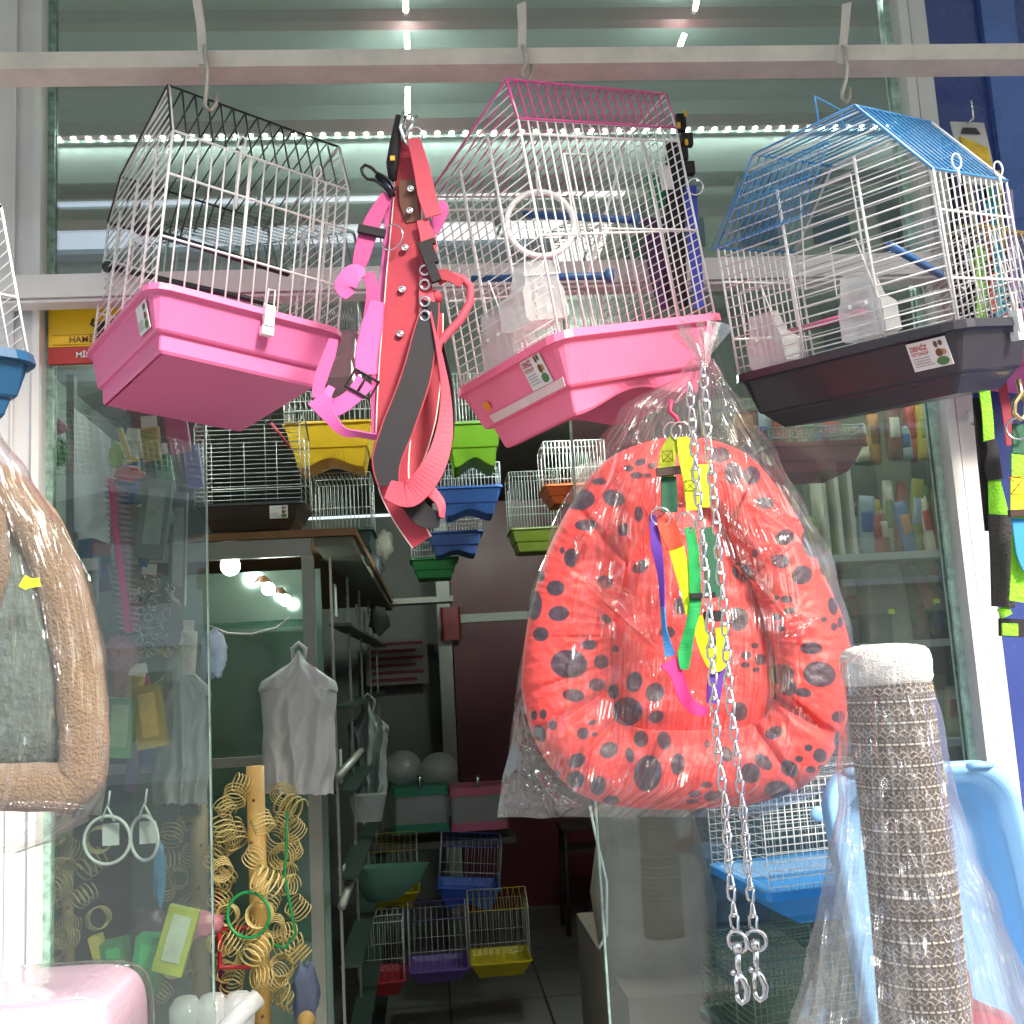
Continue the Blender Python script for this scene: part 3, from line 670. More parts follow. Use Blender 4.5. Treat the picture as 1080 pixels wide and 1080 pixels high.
# ------------------------------------------------------------------ chain leads
def chain_path(l, Y): return pts(l, Y)
def chain_lead(label, path, ring_c, hook, Y, linkL=.0232, linkW=.0142, r=.0019):
    t = thing('chain_lead', label, 'chain lead', at(hook[0], hook[1]+30, Y), 'steel chain dog leads')
    P = chain_path(path, Y); seg = [(P[i+1]-P[i]).length for i in range(len(P)-1)]; tot = sum(seg); pitch = linkL - 2*r*1.75; n = int(tot/pitch)
    b = MB()
    for i in range(n):
        s = (i+.5)*pitch; k = 0
        while s > seg[k] and k < len(seg)-1: s -= seg[k]; k += 1
        tdir = (P[k+1]-P[k]).normalized(); c = P[k] + tdir*s
        a = R(48 if i % 2 else -48) + rng.uniform(-.22, .22); u = Matrix.Rotation(a, 3, tdir) @ Vector((1, 0, 0)); u = (u-tdir*u.dot(tdir)).normalized(); wv = tdir.cross(u)
        q = []
        for j in range(16):
            th = 2*pi*j/16; x = cos(th)*(linkW/2-r); z = sin(th)*(linkW/2-r) + (1 if sin(th) > 0 else -1)*(linkL/2-linkW/2)
            q.append(c + u*x + tdir*z + wv*(.0022*sin(th)*cos(th)*2))     # twisted curb link
        b.tube(q, r, 6, True)
    b.build('chain_links', CHROME, t)
    b = MB(); rc = at(ring_c[0], ring_c[1], Y-.004); b.ring(rc, (.35 if ring_c[2] else .9, 1, .1), .0125, .0026, 24, 8); b.build('end_ring', CHROME, t)
    b = MB(); hx0, hy0 = hook
    b.tube(pts([(hx0, hy0-14), (hx0+1, hy0-4)], Y-.006), [.0058, .0066], 10)
    b.tube(pts([(hx0+1, hy0-5), (hx0+1, hy0+10), (hx0+2, hy0+20)], Y-.006), [.0042, .0038, .0036], 10)
    b.tube(pts([(hx0+2, hy0+18), (hx0+7, hy0+26), (hx0+11, hy0+36), (hx0+10, hy0+46), (hx0+5, hy0+50), (hx0+1, hy0+46), (hx0, hy0+40)], Y-.006), [.0038, .0046, .0048, .0044, .0036, .0034, .003], 10)
    b.tube(pts([(hx0-1, hy0+20), (hx0, hy0+40)], Y-.006), [.0032, .0028], 8); b.ball(at(hx0-4, hy0+18, Y-.008), .0036, nu=10, nv=8); b.build('snap_hook', CHROME, t)
    return t
chain_lead('left of the two steel chain leads, its snap hook hanging slightly lower', [(727, 404), (731, 455), (734, 500), (740, 560), (744, 610), (748, 650), (752, 720), (757, 790), (765, 850), (769, 920), (776, 985)], (778, 993, 0), (777, 1008), 1.36)
chain_lead('right of the two steel chain leads, with the round end ring facing front', [(741, 384), (745, 430), (748, 480), (755, 545), (759, 600), (764, 650), (769, 730), (777, 800), (784, 860), (789, 920), (796, 988)], (797, 992, 1), (796, 1005), 1.37)

# ------------------------------------------------------------------ rainbow harness
YL = mat('neon_yellow_webbing', 'dcf200', .55, bump=.10, bs=900); OLV = mat('olive_yellow_webbing', 'a7b112', .6, bump=.10, bs=900)
GR = mat('green_nylon', '12a350', .6, bump=.10, bs=900); DG = mat('dark_green_nylon', '12563a', .6, bump=.10, bs=900)
t = thing('rainbow_harness', 'neon yellow, green, orange and purple nylon dog harness hanging in front of the red bed', 'dog harness', at(735, 740, 1.4))
Yh = 1.40
strap(t, 'yellow_webbing', [(713, 462), (706, 475), (703, 490), (703, 503)], [14, 18, 18, 18], OLV, Yh)
strap(t, 'green_webbing', [(705, 503), (706, 520), (706, 540)], [17, 18, 18], DG, Yh)
strap(t, 'yellow_webbing', [(720, 461), (724, 485), (729, 510), (732, 538)], [14, 17, 17, 17], YL, Yh-.004)
strap(t, 'yellow_webbing', [(741, 490), (742, 535)], 13, YL, Yh+.006)
b = MB(); b.box(at(705, 497, Yh-.008), (.033, .007, .011), Matrix.Rotation(R(-4), 3, 'Y')); b.build('slider', mat('brown_slider', '3b2420', .4), t)
for (x_, y_, dy_, n_) in ((718, 455, -.004, (.1, 1, .1)), (709, 455, .006, (.8, 1, .1)), (723, 551, -.004, (.7, 1, .1)), (697, 545, -.004, (.5, 1, .5))): b = MB(); b.ring(at(x_, y_, Yh+dy_), n_, .013, .0015, 22, 6); b.build('metal_ring', CHROME, t)
b = MB(); b.tube(pts([(708, 422), (706, 434), (713, 440), (716, 448)], Yh), .0032, 7); b.build('red_loop', mat('red_loop', 'd2365c', .5), t)
strap(t, 'purple_webbing', [(688, 543), (692, 575), (697, 605), (699, 640)], [7, 12, 8, 6], mat('violet_webbing', '5b2f96', .6), Yh+.004, tw=[0, 10, 40, 60])
strap(t, 'blue_webbing', [(699, 640), (701, 665), (707, 692)], [6, 6, 12], mat('steel_blue_webbing', '3577b0', .6), Yh+.004, tw=[60, 50, 0])
strap(t, 'pink_webbing', [(706, 697), (714, 712), (722, 735), (734, 748), (746, 750)], [22, 14, 14, 13, 8], mat('hot_pink_webbing', 'ff2f7d', .6), Yh)
strap(t, 'orange_webbing', [(700, 548), (706, 560), (713, 578)], [18, 22, 18], mat('orange_red_webbing', 'ff4a2e', .6), Yh-.002)
strap(t, 'yellow_webbing', [(713, 577), (719, 600), (725, 625), (729, 648)], [17, 17, 14, 12], YL, Yh)
strap(t, 'green_webbing', [(727, 556), (731, 580), (733, 615), (733, 640), (728, 662), (722, 690), (722, 706)], [11, 12, 12, 13, 11, 15, 9], GR, Yh-.004, tw=[0, 5, 10, 0, 15, 0, 0])
strap(t, 'green_webbing', [(746, 556), (750, 590), (752, 630)], [14, 18, 16], DG, Yh+.004)
b = MB(); b.box(at(741, 628, Yh-.008), (.034, .006, .007)); b.box(at(752, 650, Yh+.002), (.024, .008, .014)); b.build('slider', BLK, t)
strap(t, 'yellow_webbing', [(735, 650), (742, 675), (752, 700), (760, 698), (762, 680), (760, 662)], [12, 16, 14, 14, 14, 12], YL, Yh)
strap(t, 'purple_webbing', [(757, 700), (754, 720), (752, 742)], [18, 17, 14], mat('violet_webbing', '5b2f96', .6), Yh+.008)
b = MB()
for (x, y) in ((704, 481), (728, 512)):
    c = at(x, y, Yh-.0065); k = .007
    for a_, c_ in (((-k, -k), (k, k)), ((-k, k), (k, -k)), ((-k, -k), (k, -k)), ((-k, k), (k, k)), ((-k, -k), (-k, k)), ((k, -k), (k, k))):
        b.tube([c+Vector((a_[0], 0, a_[1])), c+Vector((c_[0], 0, c_[1]))], .0005, 4)
b.build('stitching', mat('olive_stitch', '6d6a1a', .7), t)

# ------------------------------------------------------------------ harnesses at the right edge
NEON = mat('neon_green_mesh', '8fe026', .6, bump=.5, bs=220, var=.2, vs=90)
Yr = 1.55
t = thing('mesh_harness', 'black and neon green mesh dog harness hanging on the blue panel', 'dog harness', at(1050, 650, Yr))
strap(t, 'neon_webbing', [(1037, 405), (1041, 435), (1043, 466)], 13, NEON, Yr); strap(t, 'neon_webbing', [(1048, 503), (1051, 525), (1054, 547)], [13, 19, 25], NEON, Yr)
strap(t, 'black_webbing', [(1030, 420, 1.56), (1036, 480, 1.56), (1044, 560, 1.56)], [10, 12, 12], BLK, Yr)
strap(t, 'black_webbing', [(1044, 464), (1047, 475), (1047, 492), (1050, 506)], [11, 13, 20, 18], BLK, Yr-.004)
strap(t, 'padded_panel', [(1055, 543), (1057, 590), (1058, 640)], [28, 27, 26], mat('black_padded_mesh', '3b3938', .8, bump=.5, bs=300), Yr-.002, th=.006)
strap(t, 'neon_webbing', [(1057, 640), (1062, 650)], 14, NEON, Yr)
b = MB(); b.box(at(1067, 662, Yr-.006), (.036, .010, .026), Matrix.Rotation(R(6), 3, 'Y')); b.build('buckle', BLK, t)
b = MB(); b.box(at(1065, 664, Yr-.0125), (.024, .004, .018), Matrix.Rotation(R(6), 3, 'Y')); b.build('neon_label', NEON, t)
t = thing('rainbow_collar', 'green to yellow stitched wide harness strap cut off by the right edge', 'dog harness', at(1078, 650, 1.5))
strap(t, 'green_webbing', [(1079, 448), (1079, 480)], 26, DG, 1.5); strap(t, 'lime_webbing', [(1079, 479), (1079, 505)], 27, NEON, 1.5)
strap(t, 'yellow_webbing', [(1079, 504), (1079, 540)], 29, YL, 1.5)
strap(t, 'blue_webbing', [(1080, 547), (1082, 585), (1086, 606)], [30, 22, 8], mat('sky_blue_webbing', '2a8fd0', .6), 1.497); strap(t, 'lime_webbing', [(1079, 545, 1.51), (1078, 600, 1.51), (1076, 635, 1.51)], [24, 26, 26], NEON, 1.5)
b = MB(); c = at(1074, 512, 1.493); k = .013
for a_, c_ in (((-k, -k), (k, k)), ((-k, k), (k, -k)), ((-k, -k), (k, -k)), ((-k, k), (k, k))): b.tube([c+Vector((a_[0], 0, a_[1])), c+Vector((c_[0], 0, c_[1]))], .0007, 4)
b.build('stitching', mat('red_stitch', 'b8443a', .7), t)
b = MB(); b.box(at(1078, 541, 1.49), (.04, .008, .010)); b.build('slider', mat('brown_slider', '3b2420', .4), t)
t = thing('carabiner', 'pale brass carabiner on a ring at the right edge', 'carabiner', at(1076, 445, 1.49))
b = MB(); b.tube(pts([(1074, 400), (1077, 415), (1070, 425), (1069, 436), (1076, 443), (1082, 438), (1083, 424), (1077, 415)], 1.49), .0042, 8); b.build('body', mat('brass', 'c9b48a', .25, .9), t)
b = MB(); b.ring(at(1074, 452, 1.49), (.5, 1, 0), .016, .0018, 22, 6); b.build('ring', CHROME, t)
t = thing('red_lead', 'dull red lead hanging on the blue panel behind the mesh harness', 'dog lead', at(1062, 460, 1.75))
strap(t, 'webbing', [(1055, 395), (1061, 430), (1066, 470)], 11, mat('dull_red_webbing', '9c3346', .7), 1.75)
# goods on the panel behind the blue-roofed cage
def hang_card(label, px, py, w, h, Y, c1, c2, c3, lean=.10):
    p = at(px, py, Y); t = thing('hanging_package', label, 'packaged toy', p); W_, H_ = w*pm(Y), h*pm(Y)
    u = Vector((1, 0, lean*-.6)).normalized(); v = Vector((lean*-1.0, 0, 1)).normalized()
    b = MB(); q = p-v*H_; b.slab([q, q+u*W_, q+u*W_+v*H_, q+v*H_], (0, 1, 0), .004); b.build('backing_card', c1, t)
    b = MB(); q2 = q+u*W_*.12+v*H_*.12; b.slab([q2, q2+u*W_*.76, q2+u*W_*.76+v*H_*.45, q2+v*H_*.62], (0, -1, 0), .006); b.build('picture', c2, t)
    b = MB(); q3 = q+u*W_*.2+v*H_*.80; b.slab([q3+Vector((0, -.0012, 0)), q3+u*W_*.6+Vector((0, -.0012, 0)), q3+u*W_*.5+v*H_*.1+Vector((0, -.0012, 0)), q3+u*W_*.1+v*H_*.1+Vector((0, -.0012, 0))], (0, -1, 0), .001); b.build('hang_slot', c3, t)
    b = MB(); b.tube([p+u*W_*.5+Vector((0, -.02, -.004)), p+u*W_*.5+Vector((0, .04, .0)), ], .0016, 5); b.tube([p+u*W_*.5+Vector((0, -.02, -.004)), p+u*W_*.5+Vector((0, -.022, .03))], .0016, 5); b.build('peg', CHROME, t)
    return t
hang_card('grey and white carded toy with yellow picture, on a peg before the blue panel', 1003, 128, 40, 78, 1.72, mat('grey_white_card', 'c9c8c4', .5, var=.15), mat('yellow_picture', 'e8c53a', .5, var=.5, vs=25), mat('slot_dark', '3a3a40', .6))
for (nm, lab, x0, y0, x1, y1, w, col) in (('brush', 'teal toothed comb hanging right of the black snap hooks', 1042, 190, 1056, 335, 15, '1fa3b4'), ('brush', 'light green comb hanging behind the blue roofed cage', 1032, 258, 1035, 338, 11, '8fdc3c'),
        ('stick_toy', 'thin red and orange stick toy hanging behind the blue roofed cage', 1040, 228, 1048, 330, 6, 'c7512f'), ('brush', 'green handled brush hanging at the top beside the red stick', 1036, 178, 1042, 215, 10, '1c9c6c')):
    b = MB(); a, c = at(x0, y0, 1.76), at(x1, y1, 1.76); u = (c-a).normalized()
    b.ribbon([a, (a+c)/2, c], w*pm(1.76), .006); n = 24
    for i in range(n):
        q = a+(c-a)*(i+.5)/n; b.box(q+Vector((w*pm(1.76)*.35, -.004, 0)), (w*pm(1.76)*.5, .004, .0022))
    o = b.build(nm, mat('plastic_'+col, col, .35)); tag(o, lab, 'comb' if nm == 'brush' else 'stick toy')
for (x0, y0, x1, y1, w_, c_, lab) in ((1064, 200, 1070, 330, 9, 'b9a4d8', 'lavender flat lead hanging at the right edge behind the gold wire cage'), (1052, 180, 1060, 330, 5, 'd9b84a', 'yellow cord lead hanging beside the teal comb'), (1022, 195, 1028, 250, 9, 'd8cdb4', 'cream short lead end behind the blue roofed cage')):
    b = MB(); b.ribbon([at(x0, y0, 1.79), at((x0+x1)/2+1, (y0+y1)/2, 1.785), at(x1, y1, 1.79)], w_*pm(1.79), .003); tag(b.build('lead', mat('lead_'+c_, c_, .6)), lab, 'dog lead')
t = thing('snap_hook_bunch', 'bunch of black snap hooks and leads behind the blue roofed cage', 'snap hooks', at(1006, 330, 1.74))
b = MB()
for (x0, y0, x1, y1) in ((1003, 185, 1012, 335), (1014, 190, 1022, 335), (1024, 240, 1030, 335)): b.ribbon([at(x0, y0, 1.78), at((x0+x1)/2+1, (y0+y1)/2, 1.78), at(x1, y1, 1.78)], 9*pm(1.78), .004)
b.build('webbing', BLK, t)
for (x, y) in ((1006, 215), (1010, 245), (1016, 265), (1013, 290)):
    b = MB(); b.tube(pts([(x, y-8), (x+1, y), (x+7, y+4), (x+9, y+11), (x+4, y+16), (x-1, y+11)], 1.755), .0028, 7); b.build('snap_hook', CHROME if y > 240 else DARKM, t)

# ------------------------------------------------------------------ film bags
def interp(tab, y):
    tab = sorted(tab)
    if y <= tab[0][0]: return tab[0][1]
    for (a, b_), (c, d) in zip(tab, tab[1:]):
        if a <= y <= c:
            t = (y-a)/(c-a); t = t*t*(3-2*t)*.5+t*.5; return b_*(1-t)+d*t
    return tab[-1][1]
def ridge(v): return 1-abs(noise.noise(v))*2
def crease_h(px, py, cr):
    h = 0
    for (x0, y0, x1, y1, w_, hh) in cr:
        dx, dy = x1-x0, y1-y0; L2 = dx*dx+dy*dy; t = max(0, min(1, ((px-x0)*dx+(py-y0)*dy)/L2)); d = abs((px-x0)*dy-(py-y0)*dx)/L2**.5 if 0 < t < 1 else math.hypot(px-x0-t*dx, py-y0-t*dy)
        k = w_*(.35+.65*sin(pi*min(1, max(0, t*.9+.05))))
        if d < k: h += hh*(1-d/k)*(.3+.7*sin(pi*t)**.5 if 0 < t < 1 else .3)
    return h
def patch_h(px, py, tri):
    h = 0
    for T in tri:
        s = 1e9; ar = (T[1][0]-T[0][0])*(T[2][1]-T[0][1])-(T[2][0]-T[0][0])*(T[1][1]-T[0][1])
        for (a, b_) in ((0, 1), (1, 2), (2, 0)):
            dx, dy = T[b_][0]-T[a][0], T[b_][1]-T[a][1]; s = min(s, ((py-T[a][1])*dx-(px-T[a][0])*dy)/math.hypot(dx, dy)*(1 if ar > 0 else -1))
        if s > -2: h += (.00042*(py-min(q[1] for q in T)+2)+.00040*(max(q[0] for q in T)-px))*min(1, (s+2)/3)
    return h
def film(name, label, left, right, Y, depth, m, apex=None, amp=.008, nu=90, nv=110, seed=1, back=True, cuts=None, facet=.5, bottom_wave=4, roundp=.7, cr=(), tri=()):
    y0 = min(p[0] for p in left); y1 = max(p[0] for p in left); b = MB()
    def fn(side):
        def g(u, v):
            py = y0 + (y1-y0)*v; xl, xr = interp(left, py), interp(right, py)
            s = 2*u-1; px = xl + (xr-xl)*u + 1.5*sin(v*30+seed)*abs(s)**6
            if bottom_wave and v > .97: py += bottom_wave*noise.noise(Vector((u*9, seed, 0)))
            pr = max(0, 1-abs(s)**2.2)**roundp
            D = depth(px, py) if callable(depth) else depth
            fold = ridge(Vector((s*7*(1+.4*v), v*1.6+seed*3.1, seed))) ** 2
            fold2 = ridge(Vector((s*17, v*3.0, seed+9))) ** 2
            cell = noise.voronoi(Vector((u*6.2, v*8.2, seed*2.3)))[0]; fac = cell[1]-cell[0]
            cell2 = noise.voronoi(Vector((u*13+.3*v, v*15, seed*4.3)))[0]
            a = amp*(.5+.5*pr)
            dz = a*(fold*.9*(1-facet*.5) + .5*ridge(Vector((s*3+v*4, v*5-s*2, seed+20))) + .10*ridge(Vector((s*7-v*3, v*8+s*5, seed+30))) + fold2*.35 + facet*(1.6*min(fac, .5)) )
            yy = Y - side*(D*pr + dz*pr + .001) - 1.6*crease_h(px, py, cr) - patch_h(px, py, tri)
            return at(px, py, yy)
        return g
    b.grid(fn(1), nu, nv)
    if back: b.grid(lambda u, v: at(*(lambda py: (interp(left, py)+(interp(right, py)-interp(left, py))*u, py))(y0+(y1-y0)*v), Y+.035*max(0, 1-abs(2*u-1)**2.2)+.003*noise.noise(Vector((u*9, v*9, 3)))), nu//3, nv//3)
    return tag(b.build(name, m), label, 'plastic bag')

# ------------------------------------------------------------------ red paw print bed
OUT = [(735, 462), (770, 470), (800, 490), (838, 540), (866, 600), (890, 655), (899, 705), (893, 760), (870, 808), (838, 835), (790, 848), (735, 853), (680, 853), (632, 846), (596, 826), (566, 785), (551, 735), (552, 690), (562, 630), (580, 575), (605, 528), (640, 485), (690, 464)]
INN = [(728, 530), (755, 545), (780, 590), (800, 640), (815, 690), (818, 725), (810, 750), (790, 765), (750, 770), (710, 770), (675, 768), (652, 755), (646, 715), (645, 670), (655, 620), (668, 580), (695, 545)]
CX, CY = 728, 670; YB = 1.56
def polar(poly):
    A = []
    n = len(poly); dense = []
    for i in range(n):
        p = [np.array(poly[(i+k) % n], float) for k in (-1, 0, 1, 2)]
        for k in range(12):
            t = k/12; dense.append(.5*((2*p[1])+(p[2]-p[0])*t+(2*p[0]-5*p[1]+4*p[2]-p[3])*t*t+(3*p[1]-p[0]-3*p[2]+p[3])*t**3))
    for q in dense: A.append((math.atan2(q[1]-CY, q[0]-CX), math.hypot(q[0]-CX, q[1]-CY)))
    A.sort(); a = np.array([x[0] for x in A]); r = np.array([x[1] for x in A])
    return lambda th: np.interp(th, np.concatenate([a-2*pi, a, a+2*pi]), np.concatenate([r, r, r]))
fo, fi = polar(OUT), polar(INN)
ELL = [(243,318,33,24,-10),(318,314,26,19,20),(285,276,17,8,0),(378,232,14,8,-20),(352,246,12,8,0),(405,240,10,8,0),(370,262,15,8,0),(395,262,8,6,0),(255,375,26,14,0),(222,450,18,22,0),(201,433,6,9,0),(150,492,11,14,0),(186,519,21,18,0),(137,558,18,34,0),(193,577,24,18,-5),(152,624,18,17,0),(298,505,18,15,20),(216,692,42,33,5),(263,648,18,12,0),(290,687,17,17,0),(280,739,19,15,0),(226,763,26,15,8),(302,590,14,9,40),(322,657,7,8,0),(365,733,18,24,15),(412,757,21,23,25),(349,800,34,33,0),(318,755,13,16,0),(415,812,18,14,-20),(158,806,8,12,0),(137,808,7,11,0),(180,832,9,11,0),(150,850,14,20,-20),(248,850,14,14,0),(270,825,10,7,-20),(275,852,7,6,0),(233,912,22,16,-25),(307,888,22,18,-30),(380,862,17,19,0),(433,866,16,22,-10),(355,900,10,18,-15),(396,941,32,42,10),(464,920,16,26,5),(231,955,21,20,0),(283,969,18,22,15),(313,1003,18,12,0),(188,940,8,6,0),(503,988,16,8,0),(531,967,13,8,0),(545,993,22,12,-10),(497,1005,14,5,0),(531,874,7,10,0),(575,897,13,19,-20),(630,940,22,24,-30),(659,915,24,15,40),(690,978,30,20,0),(718,930,22,18,40),(684,848,22,14,-20),(605,800,18,22,0),(620,672,13,9,0),(640,650,9,7,0),(652,682,14,13,0),(618,694,11,7,0),(642,705,9,6,0),(602,590,23,27,0),(612,480,25,23,20),(700,715,28,24,0),(715,745,20,20,0),(787,715,38,30,10),(768,656,26,15,0),(750,757,20,11,10),(830,812,16,14,0),(831,865,12,18,0),(817,560,11,22,-10),(797,590,8,7,0),(820,607,8,10,0),(834,597,7,14,0),(796,475,8,16,0),(747,489,24,22,-30),(768,417,22,34,-15),(708,403,22,18,-20),(699,458,22,16,0),(663,325,22,14,10),(590,257,20,26,-10),(632,262,20,22,-20),(712,545,14,9,0),(720,570,14,8,0),(690,585,12,8,0),(700,610,8,8,0),(690,540,7,5,0),(762,883,10,9,0),(740,908,10,8,0),(788,900,16,17,-20),(767,932,11,8,0),(792,928,9,7,0),(640,440,7,10,0),(380,470,20,14,-30),(375,350,10,18,0),(560,215,24,18,0),(790,385,14,18,20),(470,560,16,20,0),(440,620,18,14,0),(545,640,16,18,10),(340,385,12,16,0)]
def bed_surface(front):
    nt_, nr_ = 900, 200
    th = np.linspace(-pi, pi, nt_, endpoint=False)
    ro, ri = fo(th), fi(th)
    vs = []; pat = []
    for j in range(nr_+1):
        q = j/nr_
        for i in range(nt_):
            t = th[i]
            if q < .42: rho = q/.42; r = ri[i]*rho; kind = 0
            else: rho = (q-.42)/.58; r = ri[i]+(ro[i]-ri[i])*rho; kind = 1
            x = CX + r*cos(t); y = CY + r*sin(t)
            N = noise.noise
            cush = .016 + .014*max(0, 1-(r/max(60, ri[i]*.95))**2)**.5 + .004*N(Vector((x*.03, y*.03, 1)))
            if kind == 0:
                e = min(1, (1-rho)*5); D = cush*.8*(e**.6) + .006*N(Vector((x*.02, y*.02, 11)))*e
                D -= .004*abs(N(Vector((x*.018+y*.01, y*.05-x*.02, 5))))*e
            else:
                thick = .062 * (.85 + .15*N(Vector((t*1.2, 4, 4))))
                if -1.9 < t < -1.2: thick *= .72
                D = thick*max(0, 1-abs(2*rho-1)**2.3)**.55
                pin = math.exp(-rho*4.2); pout = math.exp(-(1-rho)*7)
                D -= .0055*pin*abs(N(Vector((t*9, rho*1.1, 2))))*2 + .0035*pout*abs(N(Vector((t*16, rho, 7))))*2
                D += .0045*N(Vector((x*.028, y*.028, 3))) + .0012*N(Vector((x*.12, y*.12, 8)))
                for (ca, cw, cd_) in ((2.55, .04, .026), (.62, .04, .026), (-2.3, .03, .014), (-.75, .03, .014), (1.9, .025, .010), (2.3, .02, .012), (.95, .02, .012), (2.8, .02, .008)):   # seams where the bolster is pinched at the corners
                    dd = (t-ca+pi) % (2*pi)-pi; D -= cd_*math.exp(-(dd/cw)**2)*(1-rho*.65)
            if front:
                wob = 0
                pxy = (x, y)
                p = at(x, y, YB-.012-max(D, .0)); vs.append(p)
                best = 9.
                pat.append((x, y))
            else:
                vs.append(at(x, y, YB-.012+max(D, .0)*.5)); pat.append((x, y))
    XY = np.array(pat); zx = (XY[:, 0]-500)*2.16; zy = (XY[:, 1]-380)*2.16; m = np.zeros(len(XY))
    for (ex, ey, rx, ry, an) in ELL:
        a = R(an); dx = zx-ex; dy = zy-ey; u = dx*cos(a)+dy*sin(a); v = -dx*sin(a)+dy*cos(a)
        d = np.sqrt((u/rx)**2+(v/ry)**2); s = np.clip((1-d)*min(rx, ry)/1.6+.5, 0, 1); m = np.maximum(m, s)
    fs = [(j*nt_+i, j*nt_+(i+1) % nt_, (j+1)*nt_+(i+1) % nt_, (j+1)*nt_+i) for j in range(nr_) for i in range(nt_)]
    return vs, fs, m
RED_BED = mat('red_satin_bed_cloth', 'dd433f', .5, attr='40313c', bump=.12, bs=180, sheen=.15)
b = MB(); pats = []
v1, f1, m1 = bed_surface(True); b.add(v1, f1, 0, True); v2, f2, m2 = bed_surface(False); b.add(v2, [f[::-1] for f in f2], 0, True)
b.pat = np.concatenate([m1, m2]).astype(np.float32)
o = b.build('pet_bed', RED_BED); tag(o, 'red pet bed with dark paw prints, padded rim, wrapped in clear film', 'pet bed')
def bed_depth(px, py):
    r = math.hypot(px-CX, py-CY); t = math.atan2(py-CY, px-CX); ro = float(fo(t))
    return .078 if r < ro*1.02 else max(.012, .078-.0011*(r-ro))
CR1 = [(615, 613, 690, 683, 9, .010), (690, 683, 664, 640, 8, .010), (615, 613, 660, 625, 7, .007), (660, 625, 672, 660, 7, .008), (693, 600, 686, 650, 8, .008), (735, 385, 652, 470, 5, .005), (733, 392, 610, 560, 4, .004), (728, 400, 668, 520, 4, .004), (652, 505, 640, 580, 4, .004),
 (610, 560, 606, 600, 8, .008), (624, 545, 606, 590, 6, .006), (750, 392, 812, 500, 5, .005), (760, 400, 858, 560, 4, .004), (768, 480, 820, 595, 5, .006), (790, 530, 836, 560, 8, .008), (836, 560, 812, 525, 5, .005), (745, 480, 765, 545, 4, .004), (768, 560, 822, 598, 6, .008), (830, 660, 868, 650, 9, .009), (540, 760, 556, 720, 4, .004),
 (552, 790, 575, 800, 8, .009), (545, 815, 580, 858, 9, .012), (560, 810, 590, 850, 7, .010), (580, 858, 610, 850, 6, .008), (562, 835, 585, 830, 6, .008), (530, 850, 600, 852, 5, .006), (572, 800, 560, 850, 6, .009), (890, 660, 896, 760, 4, .003), (600, 555, 560, 650, 4, .003), (700, 425, 705, 500, 4, .004), (640, 640, 625, 720, 4, .004)]
film('plastic_bag', 'large clear plastic bag gathered at the top around the red paw print bed', [(378, 728), (395, 716), (430, 655), (480, 621), (560, 580), (650, 556), (720, 546), (780, 538), (830, 530), (862, 524)],
     [(378, 752), (395, 762), (430, 788), (480, 820), (540, 853), (600, 882), (660, 897), (720, 903), (780, 897), (830, 880), (862, 800)], YB-.0, bed_depth, FILM, amp=.021, nu=300, nv=360, seed=2, facet=.5, cr=CR1, tri=[[(612, 612), (664, 626), (692, 684)], [(668, 640), (700, 655), (690, 680)], [(604, 556), (618, 566), (606, 598)], [(800, 575), (828, 578), (818, 600)], [(832, 562), (842, 550), (806, 540)], [(832, 672), (868, 648), (846, 674)], [(552, 812), (572, 822), (580, 858)], [(575, 835), (612, 850), (590, 862)], [(552, 790), (580, 796), (560, 806)], [(684, 600), (700, 604), (688, 660)], [(770, 590), (790, 596), (820, 640)], [(700, 440), (712, 444), (703, 470)], [(622, 540), (632, 544), (620, 578)]])
b = MB(); c = at(741, 372, 1.5)
for k in range(16):
    a = 2*pi*k/16; q = [c+Vector((cos(a)*.006, sin(a)*.006, -.02)), c+Vector((cos(a)*.011, sin(a)*.011, .0)), c+Vector((cos(a)*.034+rng.uniform(-.01, .01), sin(a)*.02, .035+rng.uniform(-.01, .015)))]
    b.ribbon(q, [.006, .008, .022], .0004, up=(cos(a+1), sin(a+1), .1), sub=4)
o = b.build('bag_ruffle', FILM); tag(o, 'crumpled clear film ruffle tied above the red paw print bed', 'plastic film')

# ------------------------------------------------------------------ brown bed in film at the left edge
PLUSH = mat('tan_plush', '8c7256', .95, var=.12, vs=30, bump=.8, bs=300, sheen=.2)
t = thing('pet_bed', 'tan plush pet bed with grey green cushion, wrapped in film, left edge', 'pet bed', at(20, 860, 1.22))
b = MB(); Yb = 1.22
path = [(-60, 500), (-20, 505), (16, 528), (46, 568), (68, 630), (82, 695), (88, 760), (88, 806), (76, 827), (30, 830), (-60, 830)]
dense = []
for i in range(len(path)-1):
    for k in range(8):
        q = k/8; p = [np.array(path[max(0, min(len(path)-1, i+j))], float) for j in (-1, 0, 1, 2)]; dense.append(.5*((2*p[1])+(p[2]-p[0])*q+(2*p[0]-5*p[1]+4*p[2]-p[3])*q*q+(3*p[1]-p[0]-3*p[2]+p[3])*q**3))
b.tube([at(q[0], q[1], Yb) for q in dense], [pm(Yb)*(24+2*noise.noise(Vector((i*.25, 0, 0)))) for i in range(len(dense))], 22); b.build('padded_rim', PLUSH, t)
b = MB(); b.tube([at(-22, 500, Yb-.01), at(-8, 545, Yb-.015), at(-6, 600, Yb-.01), at(-16, 660, Yb-.01)], [pm(Yb)*v for v in (12, 15, 16, 12)], 18); b.build('padded_flap', PLUSH, t)
b = MB(); RE = [(480, -10), (540, 20), (570, 40), (640, 72), (720, 84), (820, 84)]
